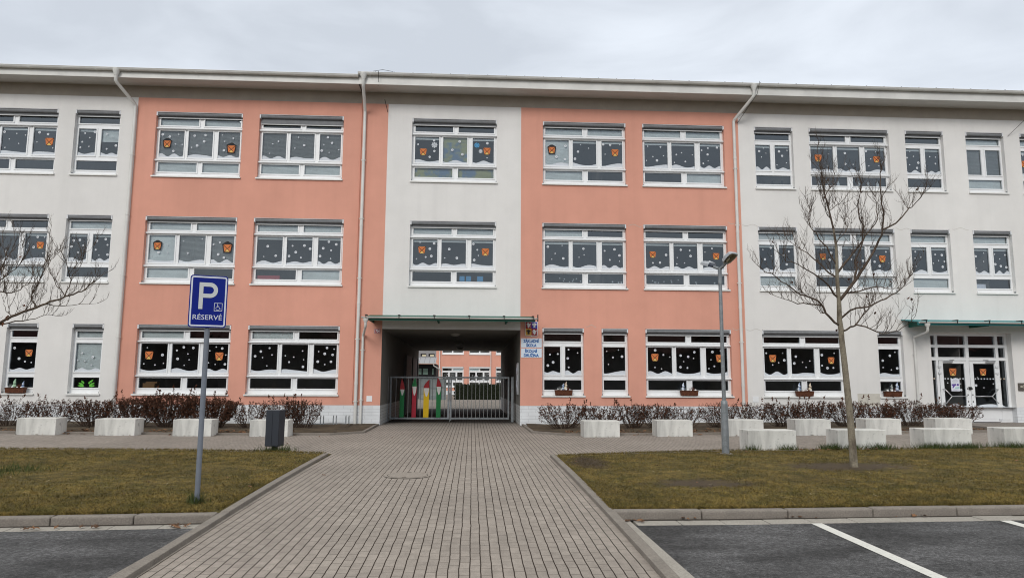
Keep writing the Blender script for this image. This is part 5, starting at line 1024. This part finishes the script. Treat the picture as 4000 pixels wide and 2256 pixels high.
TR = {'R1': [(6.44, 11.95, 2.9), (6.52, 11.91, 3.01), (6.66, 11.87, 3.2), (6.74, 11.83, 3.32), (6.85, 11.79, 3.5), (6.99, 11.75, 3.74), (7.08, 11.71, 3.95), (7.13, 11.67, 4.11), (7.14, 11.64, 4.3), (7.1, 11.6, 4.56), (7.07, 11.56, 4.84), (7.06, 11.52, 5.09), (7.07, 11.48, 5.2)],
'R2': [(6.68, 11.87, 3.21), (6.76, 11.9, 3.46), (6.78, 11.97, 3.63), (6.91, 11.98, 3.88), (7.0, 11.99, 4.08), (7.14, 12.0, 4.23), (7.27, 12.01, 4.41), (7.27, 12.02, 4.69), (7.25, 12.03, 4.84)],
'R3': [(7.13, 11.67, 4.12), (7.4, 11.7, 4.25), (7.68, 11.78, 4.51), (7.78, 11.81, 4.57), (7.93, 11.76, 4.74), (8.03, 11.72, 4.86)],
'R4': [(6.42, 11.95, 3.38), (6.59, 11.97, 3.58), (6.76, 12.0, 3.76), (6.96, 12.02, 3.99), (7.0, 12.04, 4.29), (6.95, 12.07, 4.54), (6.97, 12.09, 4.75), (7.05, 12.11, 4.99), (7.06, 12.14, 5.17)],
'R5': [(6.5, 11.92, 2.98), (6.72, 12.0, 3.06), (6.97, 12.04, 3.12), (7.28, 12.09, 3.18), (7.55, 12.13, 3.15), (7.74, 12.18, 3.18)],
'R6': [(6.44, 11.95, 2.58), (6.57, 11.85, 2.72), (6.74, 11.75, 2.76), (6.9, 11.66, 2.82), (7.04, 11.56, 2.89), (7.18, 11.46, 2.99), (7.25, 11.36, 3.09), (7.29, 11.27, 3.22), (7.34, 11.17, 3.36)],
'R7': [(6.45, 11.95, 2.36), (6.55, 11.84, 2.43), (6.59, 11.73, 2.46), (6.69, 11.62, 2.42), (6.81, 11.51, 2.33), (6.93, 11.4, 2.29), (7.06, 11.29, 2.33), (7.13, 11.18, 2.41), (7.23, 11.07, 2.56)],
'R8': [(6.59, 11.75, 2.45), (6.81, 11.95, 2.6), (7.11, 12.25, 2.77), (7.36, 12.5, 2.95)],
'L1': [(6.42, 11.95, 2.46), (6.23, 11.91, 2.6), (6.11, 11.86, 2.74), (5.98, 11.82, 2.88), (5.82, 11.78, 2.93), (5.63, 11.73, 2.97), (5.45, 11.69, 3.09), (5.27, 11.65, 3.18), (5.09, 11.6, 3.31), (4.95, 11.56, 3.32), (4.83, 11.52, 3.42)],
'L2': [(6.42, 11.95, 2.95), (6.27, 11.88, 3.08), (6.14, 11.81, 3.19), (5.97, 11.75, 3.29), (5.77, 11.68, 3.38), (5.55, 11.61, 3.48), (5.31, 11.54, 3.51), (5.14, 11.47, 3.66)],
'L3': [(6.42, 11.95, 3.28), (6.37, 12.1, 3.4), (6.33, 12.25, 3.55), (6.2, 12.4, 3.75), (6.1, 12.54, 3.9), (6.0, 12.69, 4.05), (5.9, 12.84, 4.19)],
'L4': [(6.43, 11.95, 3.52), (6.29, 11.94, 3.76), (6.19, 11.93, 3.91), (6.07, 11.92, 4.1), (5.97, 11.91, 4.19), (5.93, 11.91, 4.34), (5.98, 11.9, 4.49)],
'L5': [(6.06, 11.85, 2.8), (5.9, 11.95, 2.83), (5.75, 12.1, 2.85), (5.6, 12.3, 2.96), (5.45, 12.5, 3.07)], 'L6': [(6.18, 11.9, 2.65), (6.08, 11.93, 2.67), (6.0, 11.95, 2.81)],
'U1': [(6.43, 11.95, 3.91), (6.59, 12.01, 4.08), (6.73, 12.08, 4.24), (6.73, 12.14, 4.41), (6.81, 12.2, 4.47)], 'U2': [(6.37, 11.95, 4.36), (6.2, 11.8, 4.45), (6.06, 11.6, 4.5), (5.9, 11.4, 4.7)],
'U3': [(6.34, 11.95, 4.51), (6.53, 12.07, 4.64), (6.75, 12.19, 4.72)], 'U4': [(6.28, 11.95, 4.78), (6.45, 12.1, 4.97), (6.6, 12.3, 5.06), (6.75, 12.45, 5.35)]}
TRUNK = [(6.545, 11.95, -.02), (6.535, 11.95, .06), (6.53, 11.95, .4), (6.515, 11.95, .9), (6.49, 11.95, 1.4), (6.465, 11.95, 1.85), (6.44, 11.95, 2.23), (6.44, 11.95, 2.37), (6.42, 11.95, 2.56), (6.43, 11.95, 2.9), (6.42, 11.95, 3.14), (6.42, 11.95, 3.38), (6.43, 11.95, 3.65), (6.43, 11.95, 3.91), (6.4, 11.95, 4.18), (6.34, 11.95, 4.51), (6.28, 11.95, 4.78), (6.24, 11.95, 5.0), (6.23, 11.95, 5.25), (6.19, 11.95, 5.45), (6.18, 11.95, 5.66)]
t = thing('bare_tree', 'young leafless plane tree with pale mottled trunk on the right lawn', 'tree', (6.54, 11.95, 0))
mb = MB(); mb.tube(TRUNK[:15], [.085, .066, .060, .056, .053, .050, .047, .046, .044, .037, .033, .029, .026, .022, .018], 14); obj('trunk', mb, 'bark', t)
mb, lv = MB(), MB(); mb.tube(TRUNK[13:], [.023, .018, .014, .012, .010, .008, .006, .004], 8); grow(mb, lv, TR, 4, per=7.6); grow(mb, lv, {'T': TRUNK[12:]}, 6, per=7); obj('branches', mb, 'twig', t)
for p in ((6.2, 11.8, 4.75), (7.0, 11.8, 2.7), (6.9, 11.6, 3.35), (6.35, 11.9, 2.4), (7.4, 11.4, 2.9), (6.62, 11.9, 3.3)):
    for _ in range(4): leaf(lv, p, (random.Random(p[0]).uniform(-1, 1), .3, -1), .06, .02, 0, random.Random(_+p[2]))
obj('dead_leaves', lv, 'leafa', t)
TL = {'A': [(-9.55, 11.9, 1.5), (-9.24, 11.9, 1.7), (-8.49, 11.9, 2.08), (-7.95, 11.91, 2.29), (-7.72, 11.91, 2.37), (-7.54, 11.91, 2.48), (-7.36, 11.91, 2.56), (-7.19, 11.92, 2.62), (-7.03, 11.92, 2.69), (-6.88, 11.92, 2.75), (-6.74, 11.93, 2.82), (-6.61, 11.93, 2.85), (-6.48, 11.93, 2.9), (-6.38, 11.94, 3.0), (-6.29, 11.94, 3.07), (-6.18, 11.94, 3.18)],
'B': [(-6.74, 11.92, 2.82), (-6.71, 11.97, 2.98), (-6.73, 12.04, 3.13), (-6.68, 12.12, 3.28), (-6.65, 12.19, 3.45), (-6.66, 12.26, 3.61), (-6.58, 12.33, 3.73)], 'C': [(-6.74, 11.92, 2.82), (-6.86, 11.98, 2.95), (-6.99, 12.05, 3.06), (-7.11, 12.13, 3.21), (-7.22, 12.21, 3.38)],
'D': [(-6.7, 12.0, 3.1), (-6.65, 11.8, 3.22), (-6.6, 11.6, 3.38), (-6.55, 11.45, 3.43), (-6.6, 11.3, 3.55)], 'E': [(-7.18, 11.91, 2.62), (-7.29, 11.96, 2.75), (-7.33, 12.02, 2.86), (-7.31, 12.07, 2.94), (-7.29, 12.13, 3.14), (-7.27, 12.19, 3.28), (-7.27, 12.25, 3.47), (-7.25, 12.31, 3.66), (-7.33, 12.36, 3.87)],
'F': [(-7.32, 12.0, 2.86), (-7.23, 11.98, 3.01), (-7.15, 11.98, 3.22), (-7.12, 12.02, 3.42), (-7.0, 12.06, 3.55)], 'G': [(-9.5, 11.9, 2.0), (-8.37, 11.9, 2.45), (-7.96, 11.85, 2.78), (-7.7, 11.8, 2.87), (-7.5, 11.75, 2.84), (-7.32, 11.7, 2.89), (-7.17, 11.64, 2.97), (-7.07, 11.59, 3.11), (-6.88, 11.54, 3.29)],
'H': [(-9.5, 11.9, 2.3), (-8.32, 11.9, 2.79), (-7.92, 11.76, 2.97), (-7.6, 11.62, 3.03), (-7.39, 11.48, 3.11), (-7.2, 11.34, 3.17), (-7.0, 11.2, 3.35), (-6.95, 11.06, 3.5)], 'I': [(-9.45, 11.9, 2.7), (-8.27, 11.9, 3.12), (-8.03, 12.01, 3.18), (-7.94, 12.12, 3.26), (-7.93, 12.23, 3.49), (-7.92, 12.34, 3.65), (-7.95, 12.45, 3.78), (-8.06, 12.56, 4.06)],
'J': [(-7.54, 11.91, 2.48), (-7.63, 11.88, 2.56), (-7.67, 11.87, 2.67), (-7.63, 11.85, 2.82)], 'K': [(-7.36, 11.91, 2.56), (-7.4, 12.1, 2.72), (-7.45, 12.29, 2.8)], 'L': [(-7.95, 11.91, 2.29), (-7.8, 12.04, 2.35), (-7.65, 12.17, 2.42), (-7.5, 12.31, 2.46), (-7.4, 12.45, 2.53), (-7.3, 12.58, 2.56)],
'M': [(-8.1, 11.85, 2.7), (-7.85, 11.98, 2.94), (-7.88, 12.05, 3.05), (-7.89, 12.13, 3.35), (-7.93, 12.21, 3.59), (-8.06, 12.29, 3.78)], 'N': [(-7.02, 11.92, 2.69), (-6.9, 12.15, 2.68), (-6.75, 12.41, 2.74), (-6.6, 12.66, 2.78)],
'P': [(-9.4, 11.9, 3.2), (-8.7, 11.8, 3.9), (-8.3, 11.7, 4.4), (-8.1, 11.7, 4.7)], 'Q': [(-9.4, 11.9, 3.4), (-10.1, 12.0, 3.9), (-10.6, 12.1, 4.4)], 'S': [(-9.5, 11.9, 2.2), (-10.4, 11.8, 2.8), (-11.2, 11.8, 3.3)]}
t = thing('bare_tree', 'leafless tree reaching in from the left picture edge, only its branches in view', 'tree', (-9.65, 11.9, 0))
mb = MB(); mb.tube([(-9.65, 11.9, -.02), (-9.64, 11.9, .1), (-9.6, 11.9, 1), (-9.55, 11.9, 1.6), (-9.5, 11.9, 2.3), (-9.42, 11.9, 3.1), (-9.4, 11.9, 4.0), (-9.35, 11.9, 5.3)], [.1, .075, .066, .058, .046, .034, .022, .006], 14); obj('trunk', mb, 'bark', t)
mb, lv = MB(), MB(); grow(mb, lv, TL, 9, per=5, twl=(.2, .5)); obj('branches', mb, 'twig', t); leaf(lv, (-7.6, 11.9, 2.5), (0, 0, -1), .1, .04, 0, random.Random(1)); leaf(lv, (-7.7, 11.9, 2.4), (.3, 0, -1), .1, .04, 0, random.Random(2)); obj('dead_leaves', lv, 'leafb', t)

# ------------------------------------------------------------------ grass blades, tufts, leaf litter
g = np.random.default_rng(3)
def blades(name, P, hmin, hmax, wmin, wmax, lean, m_):
    n = len(P); a = g.uniform(0, 2*np.pi, n); h = g.uniform(hmin, hmax, n); w_ = g.uniform(wmin, wmax, n); ln = g.uniform(.2, lean, n); b = g.uniform(0, 2*np.pi, n)
    dx, dy = np.cos(a)*w_, np.sin(a)*w_; V = np.empty((n, 3, 3)); V[:, 0] = P; V[:, 0, 0] -= dx; V[:, 0, 1] -= dy; V[:, 1] = P; V[:, 1, 0] += dx; V[:, 1, 1] += dy
    V[:, 2] = P; V[:, 2, 0] += np.cos(b)*h*ln; V[:, 2, 1] += np.sin(b)*h*ln; V[:, 2, 2] += h
    me = bpy.data.meshes.new(name); me.vertices.add(n*3); me.vertices.foreach_set('co', V.ravel()); me.loops.add(n*3); me.loops.foreach_set('vertex_index', np.arange(n*3)); me.polygons.add(n); me.polygons.foreach_set('loop_start', np.arange(n)*3); me.materials.append(M[m_]); me.update(); me.validate()
    return link(name, me)
def scatter(n, xa, xb, f0, f1, pw):
    x = g.uniform(xa, xb, n); t_ = g.random(n)**pw; y = np.array([f0(a)+(f1(a)-f0(a))*b for a, b in zip(x, t_)])
    keep = np.ones(n, bool)
    for (px, py, rx, ry) in ((3.35, 10.35, .75, .38), (6.5, 12.05, 1.15, .55)): keep &= (((x-px)/rx)**2+((y-py)/ry)**2 > g.uniform(.25, 1.3, n))
    x, y = x[keep], y[keep]; return np.stack([x, y, [zl(a, b)-.002+(.012*math.sin(a*2.3+b*1.7)*math.sin(b*2.1-a)+.012)*.45 for a, b in zip(x, y)]], 1)
def edge(n, pts, jit, zoff=.0):
    out = []
    for _ in range(n):
        k = r_e.randrange(len(pts)-1); a, b = pts[k], pts[k+1]; t_ = r_e.random(); x, y = a[0]+(b[0]-a[0])*t_+r_e.uniform(-jit[0], jit[0]), a[1]+(b[1]-a[1])*t_+r_e.uniform(-jit[1], jit[1]); out.append((x, y, zl(x, y)))
    return out
r_e = random.Random(77)
EG = edge(2600, [(-9.5, 7.99+.0), (-2.95, 8.38)], (.0, .02))+edge(1500, [(-2.9, 8.5), (-2.89, 14.3)], (.012, 0))+edge(1500, [(1.66, 8.5), (1.645, 13.9)], (.012, 0))+edge(3800, [(1.7, 8.45), (11, 8.45)], (0, .012))+edge(2600, [(-10, 15.2), (-6.5, 15.17), (-4.5, 14.87), (-2.9, 14.44)], (0, .03))+edge(3000, [(1.7, 14.0), (3.4, 14.47), (5.4, 14.77), (11.9, 14.87)], (0, .03))
PG = np.concatenate([scatter(70000, -9.5, -2.92, frontL, lambda x: lerp_poly(BACKL, x)+.03, 1.5), scatter(95000, 1.65, 11.5, lambda x: 8.46, lambda x: lerp_poly(BACKR, x)+.02, 1.5)])
o = blades('grass', PG, .012, .036, .003, .006, 2.2, 'blade'); kind(o, 'stuff'); tag(o, 'short yellowed winter grass on both lawns', 'grass')
o = blades('grass_edge', np.array(EG), .025, .06, .003, .006, 1.4, 'blade'); kind(o, 'stuff'); tag(o, 'longer winter grass along the lawn kerbs', 'grass')
PT = []
for cx_, cy_, sx_, sy_, n in ((-3.31, 8.93, .05, .05, 120), (-4.02, 14.86, .16, .05, 260), (-3.75, 14.8, .1, .05, 70), (7.62, 14.78, .13, .06, 420), (8.1, 14.74, .1, .05, 120), (8.65, 14.74, .2, .05, 340), (9.85, 14.8, .2, .06, 520), (10.3, 14.8, .2, .05, 160), (10.65, 14.82, .18, .05, 380), (11.7, 14.85, .25, .06, 420), (6.7, 14.8, .12, .04, 120), (5.9, 14.8, .08, .04, 90), (-7.55, 11.5, .3, .35, 420), (-7.2, 11.9, .2, .15, 120)):
    q = np.stack([g.normal(cx_, sx_, n), g.normal(cy_, sy_, n)], 1); PT += [(a, b, zl(a, b)+.004) for a, b in q]
o = blades('grass_tufts', np.array(PT), .05, .17, .003, .007, .8, 'tuft'); kind(o, 'stuff'); tag(o, 'taller green grass tufts at the foot of blocks and posts', 'grass')
r = random.Random(21); mb = MB()
def litter(x, y, z, s=None):
    a = r.uniform(0, 6.28); s = s or r.uniform(.03, .075); d = Vector((math.cos(a), math.sin(a), r.uniform(-.1, .35)))*s; e = Vector((-math.sin(a), math.cos(a), r.uniform(-.2, .4)))*s*r.uniform(.4, .7); p = Vector((x, y, z+.012)); h = Vector((0, 0, s*r.uniform(.1, .5)))
    mb.add([p-d, p-d*.2+e*.9+h, p+d*.3+e*.6, p+d+h*.6, p+d*.2-e*.8, p-d*.4-e*.7+h*.7], [(0, 1, 2, 3, 4, 5)], r.randint(0, 1))
for _ in range(420): x = r.uniform(-14, -4.8); litter(x, 19.3+abs(r.gauss(0, .55)), rise(x)+.04)
for _ in range(480): x = r.uniform(2.6, 14.8); litter(x, 19.3+abs(r.gauss(0, .6)), rise(x)+.04)
for _ in range(60): x = r.choice((r.uniform(-11, -4.6), r.uniform(3.5, 13))); litter(x, 19.08+r.gauss(0, .05), rise(x))
for cx_, cy_, n in ((-3.15, 8.02, 12), (-4.6, 7.95, 5), (-4.05, 8.0, 5), (1.95, 8.2, 9), (2.6, 8.28, 3), (3.9, 8.27, 4), (5.2, 8.27, 6), (7.0, 8.28, 4)):
    for _ in range(n): x = cx_+r.gauss(0, .09); litter(x, cy_+r.gauss(0, .03), za(x, 0)+.01, r.uniform(.02, .05))
for _ in range(70): x = r.choice((r.uniform(-9, -3), r.uniform(1.8, 10))); y = r.uniform(9.5, 14.4); litter(x, y, zl(x, y)+.012, r.uniform(.012, .035))
for _ in range(90):
    x, y = r.choice(((r.uniform(-9, -3.1), r.uniform(8.6, 14.2)), (r.uniform(2.2, 10), r.uniform(8.7, 14.2)))); a = r.uniform(0, 3.14); q = Vector((math.cos(a), math.sin(a), 0))*r.uniform(.02, .09); n_ = Vector((-math.sin(a), math.cos(a), 0))*.0035; p = Vector((x, y, zl(x, y)+.028)); mb.quad(p-q-n_, p+q-n_, p+q+n_, p-q+n_, 2)
for _ in range(26): x = r.gauss(7.9, .5); litter(x, 14.66+r.gauss(0, .06), zl(x, 14.6)+.01, r.uniform(.03, .06))
for a, b, y in ((-11.55, -10.58, 18.8), (-9.62, -8.62, 18.8), (-7.67, -6.70, 18.8), (-5.70, -4.73, 18.7), (2.93, 3.89, 18.6), (4.88, 5.84, 18.6), (6.78, 7.76, 18.6), (8.63, 9.6, 18.6), (10.58, 11.56, 18.62), (12.52, 13.55, 18.62)):
    for _ in range(7): x = r.uniform(a-.15, b+.15); litter(x, y-abs(r.gauss(0, .025)) if a < x < b else y+r.uniform(0, .4), rise(x), r.uniform(.015, .04))
for x, y in ((-2.0, 18.2), (-1.2, 18.3), (-4.2, 16.6), (-.4, 15.1), (-3.9, 18.6), (-2.3, 11.4), (1.2, 9.5)): litter(x, y, zp(x, y), .04)
kind(tag(obj('fallen_leaves', mb, ['litter', 'litterd', mat('straw', (.42, .36, .22), .9)]), 'dry brown leaves scattered in the beds and along the kerbs', 'leaves'), 'stuff')

# ------------------------------------------------------------------ the street behind the camera (seen only as reflections in the glass)
def house(x, y, w_, d_, h, roofh, cw, lab):
    t = thing('terraced_house', lab, 'house', (x, y, -.2)); mb = MB(); mb.box(x-w_/2, x+w_/2, y-d_/2, y+d_/2, -.3, h); obj('wall', mb, cw, t)
    mb = MB(); a, b = x-w_/2-.4, x+w_/2+.4; mb.add([(a, y-d_/2-.5, h), (b, y-d_/2-.5, h), (b, y+d_/2+.5, h), (a, y+d_/2+.5, h), (a, y, h+roofh), (b, y, h+roofh)], [(3, 2, 5, 4), (1, 0, 4, 5), (0, 3, 4), (2, 1, 5), (0, 1, 2, 3)]); obj('roof', mb, mat('clay_roof', (.10, .035, .028), .9, var=.2, vscale=3), t)
M['housewall'] = mat('house_render', (.07, .062, .058), .9, var=.2, vscale=.5)
for x_, y_, w__, h_, lab_ in ((-62, -40, 34, 5.5, 'low house with a clay roof, farthest left across the car park'), (-24, -38, 30, 6.0, 'house with a clay roof opposite the coral wall, across the car park'), (12, -36, 36, 4.8, 'long low house with a clay roof opposite the passage'), (52, -38, 38, 5.6, 'house with a clay roof opposite the entrance door'), (92, -40, 36, 5.5, 'low house with a clay roof, farthest right across the car park')): house(x_, y_, w__, 10, h_, 3.4, 'housewall', lab_)
rr = random.Random(4)
for k, (x, y, h) in enumerate(((-30, -26, 9), (-16, -24, 8), (-5, -27, 10), (6, -25, 7.5), (24, -25, 9), (34, -28, 9))):
    t = thing('street_tree', 'leafless street tree behind the camera position, number %d along the street' % (k+1) if False else ['tall', 'short', 'tallest', 'lowest', 'broad', 'slim'][k]+' leafless street tree across the car park', 'tree', (x, y, 0), 'street trees across the car park'); mb = MB(); mb.tube([(x, y, -.3), (x+.1, y, h*.4), (x, y, h*.95)], [.18, .13, .02], 8); obj('trunk', mb, 'twig', t)
    mb = MB()
    for _ in range(300):
        z0_ = h*rr.uniform(.25, .85); a = rr.uniform(0, 6.28); l_ = h*rr.uniform(.15, .33); d = Vector((math.cos(a), math.sin(a), rr.uniform(.3, 1.2))).normalized(); p = Vector((x, y, z0_)); q = p+d*l_; mb.tube([p, p+d*l_*.5+Vector((0, 0, .1)), q], [.035, .025, .01], 4, cap=False)
        for _ in range(3): e = (d+Vector((rr.uniform(-1, 1), rr.uniform(-1, 1), rr.uniform(-.2, 1)))).normalized(); s = p+d*l_*rr.uniform(.4, 1); mb.tube([s, s+e*l_*.4], [.018, .006], 3, cap=False)
    obj('branches', mb, 'twig', t)
for o in bpy.data.objects:
    if o.type == 'MESH' and o.name.startswith('__'): bpy.data.objects.remove(o)
